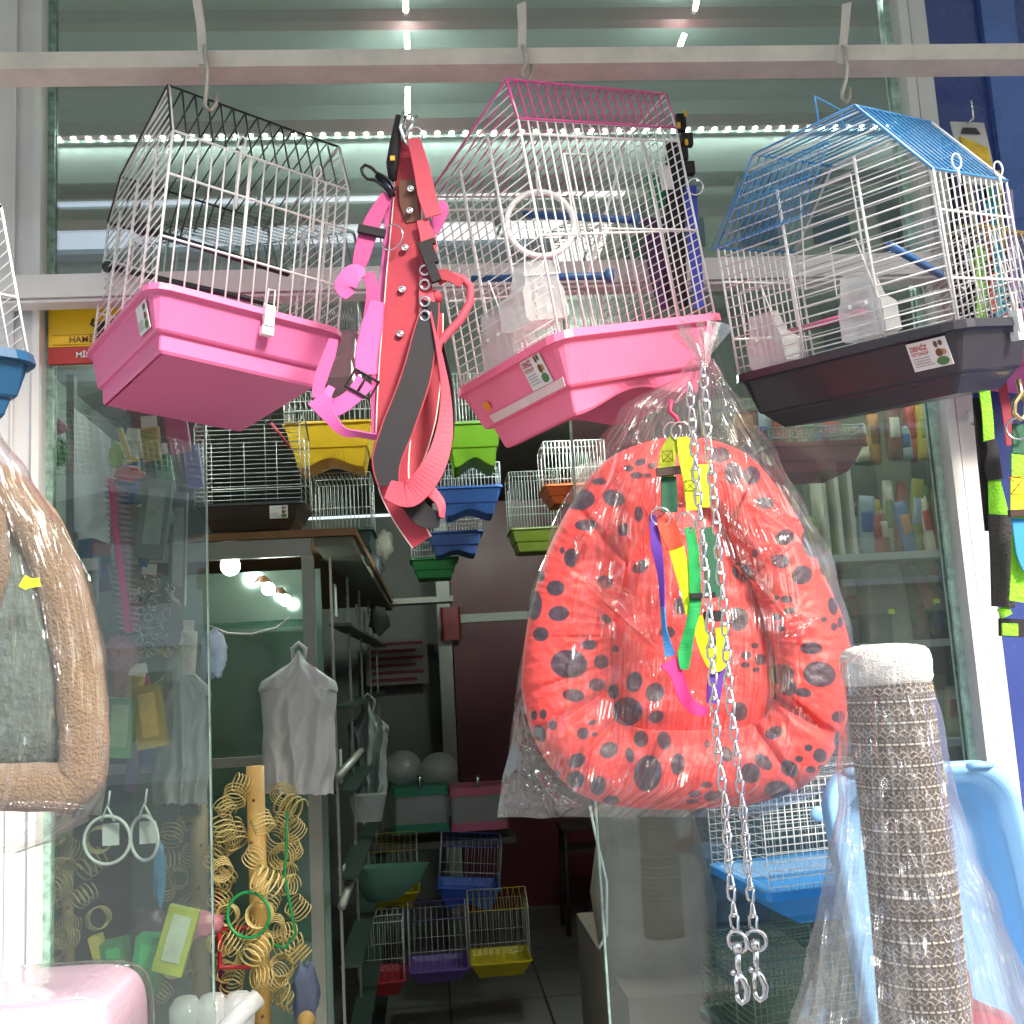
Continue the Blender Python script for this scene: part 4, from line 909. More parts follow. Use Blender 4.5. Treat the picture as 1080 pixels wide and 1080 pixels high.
b.grid(lambda u, v: at(-40+(40+interp(RE, 490+320*v))*u, 490+320*v, Yb+.02-.03*(max(0, 1-abs(2*u-1)**2.5)*max(0, 1-abs(2*v-1)**2.5))**.5+.003*noise.noise(Vector((u*5, v*9, 0)))), 40, 60); b.build('cushion', mat('grey_green_cushion', '5c6963', .8, var=.2, vs=10, bump=.4, bs=120), t)
film('plastic_bag', 'clear plastic bag around the tan bed at the left edge', [(455, -40), (900, -60)], [(455, 0), (500, 30), (560, 70), (620, 98), (700, 113), (760, 116), (830, 114), (862, 95), (885, 60), (900, 20)], Yb-.005, .035, FILM, amp=.007, nu=120, nv=200, seed=5, facet=.25, cr=[(20, 565, 62, 750, 6, .006), (30, 570, 66, 745, 4, .005), (48, 530, 70, 620, 5, .004), (80, 620, 100, 740, 5, .004), (60, 700, 72, 800, 4, .004), (10, 850, 100, 855, 6, .005)])
for (x, y, a) in ((35, 612, 10), (44, 616, 70)):
    pass
t = thing('price_tag', 'neon yellow price tag stuck on the film of the tan bed', 'price tag', at(34, 615, 1.17))
b = MB(); c = at(35, 615, 1.165)
b.box(c, (.014, .001, .009), Matrix.Rotation(R(-8), 3, 'Y')); b.box(c+Vector((-.008, .0012, .001)), (.009, .001, .013), Matrix.Rotation(R(30), 3, 'Y')); b.build('tag', YEL_T, t)

# pink wrapped box, bottom left
t = thing('pink_carrier', 'pale pink rounded box wrapped in clear film, bottom left corner', 'box', at(20, 1110, 1.05))
b = MB(); c0 = at(4, 1136, 1.12)
def sup(u, v, k=1.0, n=.32):
    a = 2*pi*u; e = (v-.5)*pi; sg = lambda q, m: math.copysign(abs(q)**m, q)
    return c0 + Vector(((.118)*k*sg(cos(e), n)*sg(cos(a), n), .10*k*sg(cos(e), n)*sg(sin(a), n), .082*k*sg(sin(e), n*1.3)))
b.grid(lambda u, v: sup(u, v), 60, 40, wrap=True); b.build('body', mat('pale_pink_plastic', 'd8b8ca', .4), t)
b = MB(); b.grid(lambda u, v: sup(u, v, 1.05+.012*noise.noise(Vector((u*5, v*4, 2)))), 80, 50, wrap=True); b.build('film_wrap', FILM, t)

# ------------------------------------------------------------------ scratching post in film
def post_mat():
    m = bpy.data.materials.new('woven_sisal_bands'); m.use_nodes = True; nt = m.node_tree; N = nt.nodes; Lk = nt.links; b = N['Principled BSDF']
    at_ = N.new('ShaderNodeAttribute'); at_.attribute_name = 'pat'
    cr = N.new('ShaderNodeValToRGB'); cr.color_ramp.elements[0].color = (*hx('54463c'), 1); cr.color_ramp.elements[1].color = (*hx('d8ccbd'), 1); cr.color_ramp.elements[0].position = .25; cr.color_ramp.elements[1].position = .8
    Lk.new(at_.outputs['Fac'], cr.inputs[0]); Lk.new(cr.outputs[0], b.inputs['Base Color']); b.inputs['Roughness'].default_value = .85
    return m
Yp = 1.20; ptop = at(936, 715, Yp); pr_ = 43*pm(Yp)
t = thing('scratching_post', 'brown and white woven scratching post with fluffy white cap inside clear film', 'scratching post', (ptop.x, ptop.y, ptop.z-.62))
b = MB(); nu, nv = 360, 520; H = .60; pv = []
def pf(u, v):
    a = 2*pi*u; z = v*H; row = z/.0046; k = int(row); fr = row-k; kind = k % 5
    ph_ = a*pr_/.0058 + (k % 2)*.5 + .25*noise.noise(Vector((a*3, k*.7, 0)))
    if kind == 0: val = .85*(abs(fr-.5) < .28) * (.25+.75*(abs((ph_*.8) % 1-.5) < .36))
    elif kind in (1, 4): val = .10 + .55*(abs(ph_ % 1-.5) < .14)*(fr > .35)
    else:
        zig = abs((ph_*.55) % 1-.5)*2; val = .62*(abs(fr-zig) < .20) + .08
    pv.append(val + .12*noise.noise(Vector((a*20, z*400, 1))))
    r = pr_ + .0018*sin(pi*fr)**.7 + .0011*val + .0006*noise.noise(Vector((a*15, z*200, 0))) + .0015*noise.noise(Vector((a, z*8, 4)))
    return (ptop.x + cos(a)*r + .003*sin(z*7), ptop.y + sin(a)*r, ptop.z - z)
b.grid(pf, nu, nv, wrap=True); b.pat = np.array(pv, dtype=np.float32); b.build('woven_sleeve', post_mat(), t)
b = MB(); cc = at(934, 704, Yp)
b.ball(cc, 1, (pr_*1.10, pr_*1.10, .026), 60, 40, lump=.0)
vs = []
for i, v in enumerate(b.v):
    d = (Vector(v)-cc); n_ = noise.noise(d*90)*.0022+noise.noise(d*260)*.0012; z = d.z/.026
    s_ = (1-abs(z)**4)**.25/max(.001, (1-z*z)**.5) if abs(z) < .999 else 1
    s_ = min(s_, 3.2); vs.append((cc.x+d.x*s_+n_*d.x*20, cc.y+d.y*s_, cc.z+d.z+n_))
b.v = vs
b.build('plush_cap', mat('white_plush', 'f2efe8', .95, var=.05, vs=60, bump=.7, bs=400, sheen=.2), t)
film('plastic_bag', 'clear plastic bag spreading down around the scratching post', [(684, 905), (700, 886), (760, 884), (840, 884), (900, 874), (960, 862), (1020, 848), (1100, 828)], [(684, 962), (700, 980), (760, 994), (840, 1010), (900, 1030), (960, 1055), (1020, 1078), (1100, 1110)], Yp, .058, FILM2, amp=.018, nu=160, nv=260, seed=8, facet=.35, roundp=.5, cr=[(975, 740, 985, 850, 8, .010), (985, 800, 1010, 950, 9, .012), (895, 850, 890, 980, 6, .008), (900, 900, 880, 1040, 6, .008), (1000, 930, 1010, 1060, 7, .008), (960, 900, 1000, 1000, 6, .008), (892, 700, 896, 800, 5, .005), (1010, 930, 1040, 960, 8, .010), (870, 960, 858, 1070, 6, .007)])

# blue tray leaning behind the post
t = thing('litter_tray', 'light blue plastic tray standing on its side behind the scratching post', 'litter tray', at(980, 1120, 1.5))
TB = mat('light_blue_plastic', '8dbde6', .3, trans=.1, var=.05, vs=6)
Yt = 1.48; c = at(1012, 1012, Yt); Wt, Ht = 226*pm(Yt), 400*pm(Yt)
tx = Vector((1, .10, -.02)).normalized(); tz = Vector((-.06, .12, 1)).normalized(); ty = tz.cross(tx).normalized()*-1
if ty.y < 0: ty = -ty
def trg(w, h, d, rc): return [c+tx*x+tz*y+ty*d for x, y in rrect(0, 0, w, h, rc, 12, 8)]
b = MB()
b.loft([trg(Wt, Ht, .02, .06), trg(Wt, Ht, 0, .06), trg(Wt-.008, Ht-.008, -.004, .058), trg(Wt-.03, Ht-.03, -.004, .052), trg(Wt-.036, Ht-.036, .002, .05), trg(Wt-.062, Ht-.062, .008, .045), trg(Wt-.070, Ht-.070, .035, .04), trg(Wt-.082, Ht-.082, .052, .05), trg(Wt-.11, Ht-.11, .057, .045)], False, True, smooth=True)
b.build('tray_body', TB, t)
b = MB()
for sx in (-1, 1):
    b = MB(); q = c+tx*(Wt/2-.05)*sx*.96+tz*(Ht/2-.008); b.tube([q-tx*.02, q-tx*.012+ty*-.01, q+tx*.012+ty*-.01, q+tx*.02], .005, 8); b.build('rim_lug', TB, t)
t = thing('base_plate', 'round pinkish red base seen through the film beside the scratching post', 'post base', at(1020, 1075, 1.25))
b = MB(); c = at(1022, 1072, 1.25); b.loft([[c+Vector((cos(a)*r, sin(a)*r, z)) for a in [2*pi*i/32 for i in range(32)]] for r, z in ((.045, -.02), (.05, -.012), (.046, .0), (.02, .012), (.006, .02), (.005, .05))], True, True, smooth=True); b.build('base', mat('dull_red_plastic', 'a84f5e', .4), t)
# ------------------------------------------------------------------ inside the shop
def one(b, name, m, label, cat, group=None): return tag(b.build(name, m), label, cat, group)
ALU_D = mat('dull_aluminium', 'a3a39c', .4, .3, var=.1)
# glass display cabinet, left
Yc0, Yc1 = 3.2, 6.6
XR = at(372, 564, Yc0).x; XL = at(205, 570, Yc0).x; ZT = at(372, 564, Yc0).z
t = thing('display_cabinet', 'long glass display cabinet with wooden top and white slatted side, left inside', 'display cabinet', ((XL+XR)/2, 4.9, 0))
b = MB(); b.span((XL-.3, Yc0, ZT), (XR+.01, Yc1, ZT+.022)); b.build('wooden_top', mat('brown_wood_top', '8a5f3c', .5, var=.25, vs=6), t)
b = MB(); xp = at(318, 600, Yc0).x
b.span((XL-.3, Yc0+.004, ZT-.055), (xp+.03, Yc0+.035, ZT-.003)); b.span((xp, Yc0, 0), (xp+.035, Yc0+.035, ZT-.056)); b.span((XL-.3, Yc0, at(300, 806, Yc0).z), (xp-.002, Yc0+.03, at(300, 796, Yc0).z))
b.build('front_frame', ALU_D, t)
b = MB(); b.span((xp+.036, Yc0+.01, ZT-.03), (XR, Yc1, ZT-.003)); b.build('top_underside', mat('olive_underside', '77776a', .6, var=.2), t)
b = MB(); b.span((XL-.28, Yc0+.36, .1), (xp+.02, Yc0+.38, ZT-.06)); b.build('mirror_back', mat('dim_green_mirror', '80978c', .15, .5), t)
gz = [at(300, y, Yc0).z for y in (655, 850, 1000)]
for z in gz:
    b = MB(); b.span((XL-.28, Yc0+.04, z), (xp-.002, Yc0+.34, z+.006)); b.build('glass_shelf', clear('green_shelf_glass', (.5, .72, .62), .15, .05, .25, (.25, .45, .36)), t)
for z in [ZT-.25-.27*k for k in range(7)]:
    b = MB(); b.span((xp+.04, Yc0+.4, z), (xp+.11, Yc1, z+.010)); b.build('side_shelf', mat('dark_green_shelf', '2f3f39', .4), t)
b = MB()
for k in range(5):
    y = Yc0+.3+.72*k; b.span((XR-.10, y, 0.05), (XR-.092, y+.012, ZT-.031))
b.build('side_post', ALU_D, t)
for zz in (ZT-.16, ZT-.72, ZT-1.1):
    for k in range(5): b = MB(); b.span((XR-.105, Yc0+.5+.55*k, zz-.05), (XR-.101, Yc0+.58+.55*k, zz+.06)); b.build('shelf_label', mat('price_label_strip', 'c8d4c8', .5), t)
for k, zz in enumerate((ZT-.72, ZT-1.1)): b = MB(); b.tube([(XR-.085, Yc0+.2, zz), (XR-.085, Yc1, zz)], .014, 8); b.build('side_rail', ALU_D, t)
for (x, y, r, Y, lab) in ((243, 597, .030, 3.35, 'largest round lamp inside the glass cabinet'), (283, 621, .021, 3.42, 'middle round lamp inside the glass cabinet'), (301, 633, .019, 3.46, 'lowest round lamp inside the glass cabinet')):
    tt = thing('cabinet_lamp', lab, 'lamp', at(x, y, Y))
    b = MB(); b.ball(at(x, y, Y), r); b.build('bulb', mat('lamp_glow', 'f4fff2', emit=11), tt)
    b = MB(); c = at(x-6, y-7, Y+.02); b.loft([[c+Vector((cos(a)*q, sin(a)*q*.4, z)) for a in [2*pi*i/20 for i in range(20)]] for q, z in ((r*.5, .02), (r*1.35, .0))], False, False, smooth=True); b.build('reflector', CHROME, tt)
for i, (x, y) in enumerate(((-.9, 3.9), (.74, 4.2), (.60, 4.3))):  # unseen round lamps added to brighten the shop inside
    tt = thing('fill_lamp', 'added round fill lamp inside the shop, ' + ['above the glass cabinet', 'above the right shelves', 'farthest back before the maroon cupboard'][i], 'lamp', (x, y, 2.66))
    b = MB(); b.ball((x, y, 2.66), .07); b.build('bulb', mat('fill_lamp_glow', 'f0fff0', emit=48), tt)
for i, x in enumerate((-.75, .35, 1.5)):  # out-of-view tubes added behind the bulkhead as interior fill
    tt = thing('fill_lamp', ['left', 'middle', 'right'][i]+' added fill tube hidden just behind the grey ceiling board', 'lamp', (x, 3.15, 2.68))
    b = MB(); b.tube([(x-.4, 3.15, 2.70), (x+.4, 3.15, 2.70)], .018, 10); b.build('tube', mat('fill_tube_glow', 'f0fff4', emit=16), tt)
    b = MB(); b.span((x-.42, 3.13, 2.719), (x+.42, 3.17, 2.7199)); b.span((x-.42, 3.13, 2.68), (x-.401, 3.17, 2.719)); b.build('housing', WIRE_G, tt)
# curved rim of light dish
b = MB(); b.tube(pts([(220, 660, 3.25), (240, 668, 3.2), (265, 669, 3.2), (292, 662, 3.2), (305, 652, 3.25)]), .004, 6); one(b, 'white_cable', WIRE_W, 'thin white cable sagging across the glass cabinet', 'cable')

def pillow(b, c, w_, d_, h_, M_, seed, mi=0, crimp=True):
    c = Vector(c)
    def fn(u, v):
        a = 2*pi*u; e = abs(2*v-1); k = (1-e**4)**.5 if crimp else 1; z = (v-.5)*h_; cx_ = math.copysign(abs(cos(a))**.6, cos(a)); sy_ = math.copysign(abs(sin(a))**.9, sin(a))
        q = Vector((cx_*w_/2*(.94+.06*k), sy_*d_/2*(k*.9+.06)*(1+.25*noise.noise(Vector((u*4, v*4, seed)))), z)); return c + (M_ @ q)
    b.grid(fn, 20, 14, mi, True, wrap=True)
# background cages
def arch_cage(label, x0, x1, yt, yb, ytop, Y, col, wire=WIRE_G, group='small cages stacked inside the shop', d=.26, nf=16, arch=True, cy=None, tilt=0, peak=1.0, dz=None, base='tray', rot=0):
    a, c = at(x0, yt, Y), at(x1, yt, Y); w = (c-a).length; H = (at(x0, ytop, Y)-a).length; th = (at(x0, yb, Y)-a).length
    u = Vector((cos(tilt), 0, sin(tilt))); wv = Vector((-sin(tilt), 0, cos(tilt))); vv = Vector((-sin(rot), cos(rot), 0)); u = Matrix.Rotation(rot, 3, 'Z') @ u
    return cage(label, group, a, u*w, vv*d, wv*max(H, .02), [(.5, peak)] if peak > 1 else [(.5, 1.001)], wire, wire if peak == 1 else mat('roof_'+col, col, .4), mat('tray_'+col, col, .4, var=.1), nf=nf, ns=12, r=.0011, vs_=(.5,),
        tray=dict(flange=.008, lip=.004, wall=(th*.5, w*.06), step=.006, base=(th*.42, w*.05), rc=.012, arch=th*.2 if arch else 0, archw=.7), name='bird_cage')
arch_cage('small cage with yellow arched tray hanging behind the pink harness', 300, 392, 447, 497, 414, 3.6, 'e2b21a')
arch_cage('small cage with lime green arched tray behind the pink tray', 470, 528, 447, 496, 395, 3.7, '7fb51f')
arch_cage('small cage with bright blue arched tray below the lime green one', 462, 528, 515, 546, 490, 4.3, '3f6cc4')
arch_cage('small cage with dull blue tray, lower and farther back', 452, 508, 562, 588, 545, 4.6, '3d5a9c')
arch_cage('small cage with dark green tray, lowest of the hanging stack', 434, 482, 590, 612, 566, 4.9, '1f7a35', arch=False)
arch_cage('dim cage with orange tray partly behind the bagged bed', 576, 640, 512, 532, 466, 4.4, 'c4501f', arch=False)
arch_cage('dim cage with olive tray beside the maroon panel', 540, 592, 558, 584, 498, 5.0, '6c7a24', arch=False)
arch_cage('white wired cage with dark green base standing on the wooden cabinet top', 330, 392, 560, 596, 500, 3.75, '1e3c36', nf=14, arch=False)
arch_cage('pale pink cage top corner behind the pink tray of the left cage', 330, 375, 352, 400, 300, 2.3, 'e9b6c4', arch=False)
# black cage on the cabinet
t, L, Lm, wb, tr = arch_cage('wide wire cage with dark tray and red roof edge on the cabinet top', 206, 318, 534, 563, 450, 3.3, '3c4044', nf=3, arch=False, peak=1.25)
b = MB()
for j in range(20): b.tube([L(0, -.01, j/20*1.1), L(1, -.01, j/20*1.1)], .0012, 4)
b.build('front_bars', WIRE_G, t); sticker(t, L(.70, -.03, -.20), Vector((1, 0, 0)), Vector((0, 0, 1)), .055, .04, words=False)
b = MB(); b.tube(pts([(286, 446), (306, 472)], 3.3), .005, 6); b.build('red_edge', mat('red_edge_plastic', 'c02c42', .4), t)
# floor cages
G2 = 'cages stacked on the shop floor'
arch_cage('yellow tray cage with peaked roof in the floor stack, beside the glass cabinet', 384, 441, 945, 965, 900, 5.4, 'b8a818', group=G2, peak=1.35, nf=9, arch=True)
arch_cage('blue tray cage tilted on top of the floor stack', 463, 527, 936, 962, 892, 5.2, '3b62c8', group=G2, tilt=R(-6), peak=1.25, nf=9, arch=True)
arch_cage('purple tray cage at the bottom of the floor stack', 432, 494, 1026, 1042, 972, 4.9, '6b4c9c', group=G2, peak=1.25, nf=10, arch=False)
arch_cage('yellow tray cage at the bottom right of the floor stack', 497, 560, 1018, 1036, 962, 4.95, 'd2bc1c', group=G2, peak=1.3, nf=10, arch=False)
arch_cage('red tray cage at the bottom left of the floor stack', 378, 426, 1038, 1056, 975, 4.7, 'a02430', group=G2, peak=1.0, nf=8, arch=False)
def tank(label, x0, x1, y0, y1, Y, col, d=.28):
    a = at(x0, y1, Y); c = at(x1, y0, Y); t = thing('hamster_tank', label, 'small animal tank', ((a.x+c.x)/2, Y+d/2, a.z)); m = mat('tank_'+col, col, .4); h = c.z-a.z
    for nm, z0, z1 in (('lid', a.z+h*.80, c.z), ('base', a.z, a.z+h*.18)):
        b = MB(); r0 = [(x, y, z0) for x, y in rrect((a.x+c.x)/2, Y+d/2, c.x-a.x, d, .02, 4, 3)]; r1 = [(x, y, z1) for x, y in rrect((a.x+c.x)/2, Y+d/2, (c.x-a.x)*.97, d*.97, .02, 4, 3)]; b.loft([r0, r1]); b.build(nm, m, t)
    b = MB(); b.loft([[(x, y, z) for x, y in rrect((a.x+c.x)/2, Y+d/2, (c.x-a.x)*.94, d*.94, .02, 4, 3)] for z in (a.z+h*.18, a.z+h*.8)], False, False); b.build('clear_wall', FEED, t)
    b = MB(); b.tube([((a.x+c.x)/2, Y, c.z), ((a.x+c.x)/2, Y, c.z+.06)], .012, 10); b.build('lid_knob', CHROME, t)
tank('hamster tank with pink lid and base beside the maroon panel', 475, 535, 828, 878, 5.6, 'c25a78'); tank('hamster tank with green lid and base beside the pink one', 414, 473, 828, 880, 5.6, '1f7258')
for i, (x, y) in enumerate(((425, 810), (463, 812))):
    b = MB(); b.ball(at(x, y, 5.75), .10, (1, 1, .9), 24, 16); one(b, 'glass_bowl', FEED, ['left round glass bowl on the green tank', 'right round glass bowl on the green tank'][i], 'fish bowl')
# lower shelf of the stack
b = MB(); b.span((at(382, 885, 5.9).x, 5.62, at(400, 890, 5.9).z), (at(540, 885, 5.9).x, 5.95, at(400, 884, 5.9).z)); one(b, 'stack_shelf', mat('dim_board', '5d5550', .6), 'dim low shelf board under the hamster tanks', 'shelf')
# back wall parts
Yw = 7.3
x0, x1 = at(484, 800, Yw).x, at(650, 800, Yw).x+1.0
t = thing('maroon_cupboard', 'tall dark maroon cupboard doors at the back of the shop', 'cupboard', ((x0+x1)/2, Yw, 0))
b = MB(); b.span((x0, Yw, 0), (x1, 7.79, 2.7)); MAR = mat('dark_maroon_board', '6a2230', .35, var=.25, vs=2); b.build('door_panel', MAR, t)
b = MB(); b.span((x0, Yw-.02, at(520, 652, Yw).z-.02), (x1, Yw, at(520, 648, Yw).z+.01)); b.build('door_rail', ALU_D, t)
b = MB(); b.span((x0-.10, Yw-.02, 0), (x0-.01, Yw+.02, 2.7)); one(b, 'door_post', ALU_D, 'grey door post between the pale wall and the maroon cupboard', 'post')
t = thing('wall_shelf', 'narrow shelf rail high on the pale back wall', 'shelf', at(440, 633, 6.4))
b = MB(); b.span((at(398, 636, 6.4).x, 6.4, at(440, 636, 6.4).z), (at(478, 636, 6.4).x, 6.6, at(440, 630, 6.4).z)); b.build('board', ALU_D, t)
t = thing('wall_poster', 'faded poster with rows of red print on the pale back wall', 'poster', at(418, 724, 7.6))
pa, pb = at(387, 724, 7.6), at(450, 672, 7.6)
b = MB(); b.span((pa.x, 7.58, pa.z), (pb.x, 7.6, pb.z)); b.build('sheet', mat('faded_poster', '8f8583', .7), t)
b = MB()
for k in range(6): z = pb.z-(pb.z-pa.z)*(k+.6)/6.4; b.span((pa.x+.03, 7.575, z-.016), (pb.x-.03-.05*(k % 2), 7.579, z+.006))
b.build('print_row', mat('faded_red_print', '7c2e38', .7), t)
b = MB(); p, q = at(466, 676, 7.2), at(485, 640, 7.2); b.loft([[(x, y, z) for x, y in rrect((p.x+q.x)/2, 7.2, (q.x-p.x), .08, .02, 4, 3)] for z in (p.z, q.z)]); one(b, 'wall_box', mat('dull_red_box', '9c2a36', .4), 'small dull red box hung high beside the maroon cupboard', 'wall box')
t = thing('stool', 'dim dark stool in front of the maroon cupboard', 'stool', at(618, 940, 6.6))
p = at(618, 868, 6.6)
b = MB(); b.box(p, (.34, .3, .03)); b.build('seat', mat('dark_stool', '4a3b38', .5), t)
for sx in (-1, 1):
    for sy in (-1, 1): b = MB(); b.tube([(p.x+sx*.14, p.y+sy*.12, p.z), (p.x+sx*.16, p.y+sy*.14, .0)], .014, 8); b.build('leg', mat('dark_stool', '4a3b38', .5), t)
b = MB(); b.box(p+Vector((0, 0, -.14)), (.3, .26, .02)); b.build('stretcher', mat('dark_stool', '4a3b38', .5), t)
# clutter shelf behind the pots: dim goods under the stack
for i, (x, y, r, c, lb) in enumerate(((400, 655, .05, '6f746c', 'dim grey bundle hanging high above the poster'), (392, 600, .06, '56585a', 'dim grey pouch below the red collar tail'), (405, 575, .05, '8c8a80', 'dim pale pouch below the red collar tail'))):
    b = MB(); b.ball(at(x, y, 5.5), r, (1, .5, 1.4), 16, 10, lump=.4, seed=i); one(b, 'hanging_pouch', mat('pouch_'+c, c, .5), lb, 'pouch')
# carrier bags
def carrier(label, cx, y0, y1, wpx, Y, m, seed):
    """thin plastic shopping bag hanging by its handles from one point: pinched top, sagging shoulders, pleated body"""
    t = thing('carrier_bag', label, 'plastic bag', at(cx, y1, Y), 'white plastic carrier bags'); b = MB(); W2 = wpx/2
    shp = [(0, .10), (.05, .25), (.10, .60), (.17, .95), (.22, 1.0), (.32, .96), (.5, .90), (.8, .93), (1, .88)]
    def g(sd):
        def fn(u, v):
            s = 2*u-1; k = interp(shp, v); px = cx + s*W2*k + 2*noise.noise(Vector((v*6, seed, 0))); py = y0+(y1-y0)*v + (8*abs(s)**2 if v < .25 else 0) + (3*noise.noise(Vector((s*5, seed, 1))) if v > .9 else 0)
            crease = .030*ridge(Vector((s*1.7*(.5+.6*v), v*.9, seed))) + .012*ridge(Vector((s*2.5+v*4, v*2.5-s, seed+4))) + .020*max(0, 1-abs(abs(s)-.9*max(0, v-.08)*2.2)/.14)*max(0, 1-v*2.2) + .02*max(0, 1-abs(s-.04)/.2)*(1-v)
            return at(px, py, Y - sd*(.03*max(0, 1-s*s)**.6 + crease*pm(Y)/.0028*max(0, 1-abs(s)**6)))
        return fn
    b.grid(g(1), 44, 70); b.grid(g(-1), 30, 40); b.build('body', m, t)
    b = MB(); b.tube([at(cx-5, y0+12, Y), at(cx-7, y0-2, Y), at(cx, y0-8, Y), at(cx+7, y0-2, Y), at(cx+5, y0+12, Y)], .006, 8); b.build('handle', m, t)
BAGW = mat('white_bag_plastic', 'dcdcdf', .45, trans=.25); BAGG = mat('dimmed_white_bag_plastic', 'a9b0ae', .45, trans=.3)  # second bag colour is the white one with shade put in
carrier('white carrier bag hanging on the cabinet post beside the wooden pole', 315, 686, 838, 84, 2.9, BAGW, 3)
carrier('stand-in for the carrier bag reflected in the left glass pane', 190, 690, 848, 66, 2.7, BAGG, 7)  # added bag in place of the white bag's reflection in the pane
carrier('dim carrier bag hanging at the side of the cabinet near the fish bowls', 388, 740, 838, 44, 4.6, BAGG, 9)
b = MB(); p = at(388, 838, 4.4); b.loft([[(x, y, z) for x, y in rrect(p.x, p.y, w, .1, .02, 4, 3)] for z, w in ((p.z-.10, .10), (p.z+.0, .15))]); one(b, 'plastic_tub', FEED, 'cloudy plastic tub under the dim carrier bag by the cabinet', 'tub')
# green scoop on the floor stack
b = MB(); c = at(398, 922, 4.3); b.loft([[c+Vector((cos(a)*r*1.3+(max(0, cos(a))**3)*r*1.1, sin(a)*r*.6, z)) for a in [2*pi*i/24 for i in range(24)]] for r, z in ((.03, -.10), (.07, -.03), (.085, .03))], True, False, smooth=True); one(b, 'green_scoop', mat('dull_green_plastic', '5f8f7e', .4), 'dull green scoop lying on the yellow tray cage', 'scoop')

# poles with spring toys
WOOD = mat('pale_yellow_wood', 'd0a860', .55, var=.15, vs=12)
def pole(label, x0, y0, x1, y1, wpx, Y, m=WOOD):
    b = MB(); b.tube([at(x0, y0, Y), at(x1, y1, Y)], wpx*pm(Y)/2, 18)
    for k in range(6): f = .12+.15*k; c = at(x0, y0, Y).lerp(at(x1, y1, Y), f); b.ball(c+Vector((rng.uniform(-.3, .3)*wpx*pm(Y), -wpx*pm(Y)*.46, 0)), .004, mi=1, nu=8, nv=6)
    return one(b, 'wooden_pole', [m, BRN_T], label, 'wooden pole', 'wooden poles with spring toys')
pole('pale yellow wooden pole in the open doorway beside the white carrier bag', 269, 808, 277, 1110, 18, 2.5)
pole('stand-in for the wooden pole reflected in the left glass pane', 209, 812, 213, 1110, 17, 2.75, mat('dim_wood', '93875a', .55, var=.15))  # added pole stands for a reflection; its dimness is in the colour
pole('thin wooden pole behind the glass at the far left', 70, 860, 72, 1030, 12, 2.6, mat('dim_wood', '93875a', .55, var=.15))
SPR = mat('cream_spring_wire', 'cdb878', .45); SPRD = mat('dim_spring_wire', '8f865c', .5)  # dim wire repeats the cream one with darkness worked into its colour
def spring_master(name, turns, rad, length, wr=.0017, n=16):
    b = MB(); P = []
    for i in range(int(turns*n)+1):
        a = 2*pi*i/n; P.append(Vector((cos(a)*rad, -length/2+length*i/(turns*n), sin(a)*rad)))
    b.tube(P, wr, 4); return b
me = None
def springs(cx, cy, sx, sy, n, Y, m, label, col_group, rad=.024):
    first = None
    for i in range(n):
        b = None
        px = cx + rng.uniform(-sx, sx); py = cy-sy+2*sy*(i+.5)/n + rng.uniform(-6, 6); p = at(px, py, Y+rng.uniform(-.05, .05))
        if first is None:
            o = spring_master('spring_toy', 4.2, rad, .040).build('spring_toy', m); first = o
        else:
            o = first.copy(); C.objects.link(o)
        o.location = p; o.rotation_euler = (rng.uniform(-.9, .9), rng.uniform(-.5, .5), rng.uniform(-1.2, 1.2)); s = rng.uniform(.8, 1.12); o.scale = (s, s*rng.uniform(.7, 1.5), s)
        tag(o, label, 'spring toy', col_group)
springs(240, 945, 13, 110, 19, 2.52, SPR, 'cream spring toy hanging left of the pale wooden pole', 'spring toys left of the pole')
springs(298, 955, 13, 115, 20, 2.55, SPR, 'cream spring toy hanging right of the pale wooden pole', 'spring toys right of the pole')
springs(271, 960, 3, 95, 6, 2.42, SPR, 'cream spring toy hanging in front of the pale wooden pole', 'spring toys in front of the pole')
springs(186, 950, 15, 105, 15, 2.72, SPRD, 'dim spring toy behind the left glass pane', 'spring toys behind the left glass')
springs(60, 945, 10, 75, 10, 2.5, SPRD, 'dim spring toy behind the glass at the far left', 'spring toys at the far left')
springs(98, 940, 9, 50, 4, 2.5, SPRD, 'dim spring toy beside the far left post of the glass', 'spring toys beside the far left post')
GRP = mat('green_toy_plastic', '1f8a4a', .4)
b = MB(); b.ring(at(262, 965, 2.40), (.2, 1, 0), .046, .0035, 36, 8); b.tube(pts([(303, 855), (302, 890), (300, 925), (306, 955), (312, 985), (300, 1000), (285, 995)], 2.45), .0035, 7); one(b, 'green_ring_toy', GRP, 'thin green ring and cord hanging over the spring toys', 'ring toy')
b = MB(); c = [at(x, y, 2.5) for x, y in ((232, 980), (268, 978), (268, 1020), (232, 1020))]; b.tube(c, .007, 8, True); one(b, 'red_frame_toy', mat('red_toy_plastic', 'b5262e', .4), 'red square frame toy hanging between the spring toys', 'frame toy')
b = MB(); b.ribbon([at(229, 920, 2.56), at(231, 980, 2.56), at(235, 1060, 2.56)], .02, .006); one(b, 'dark_purple_strap', mat('dark_plum', '6e2a4c', .6), 'dark plum strap hanging just right of the glass edge', 'strap')
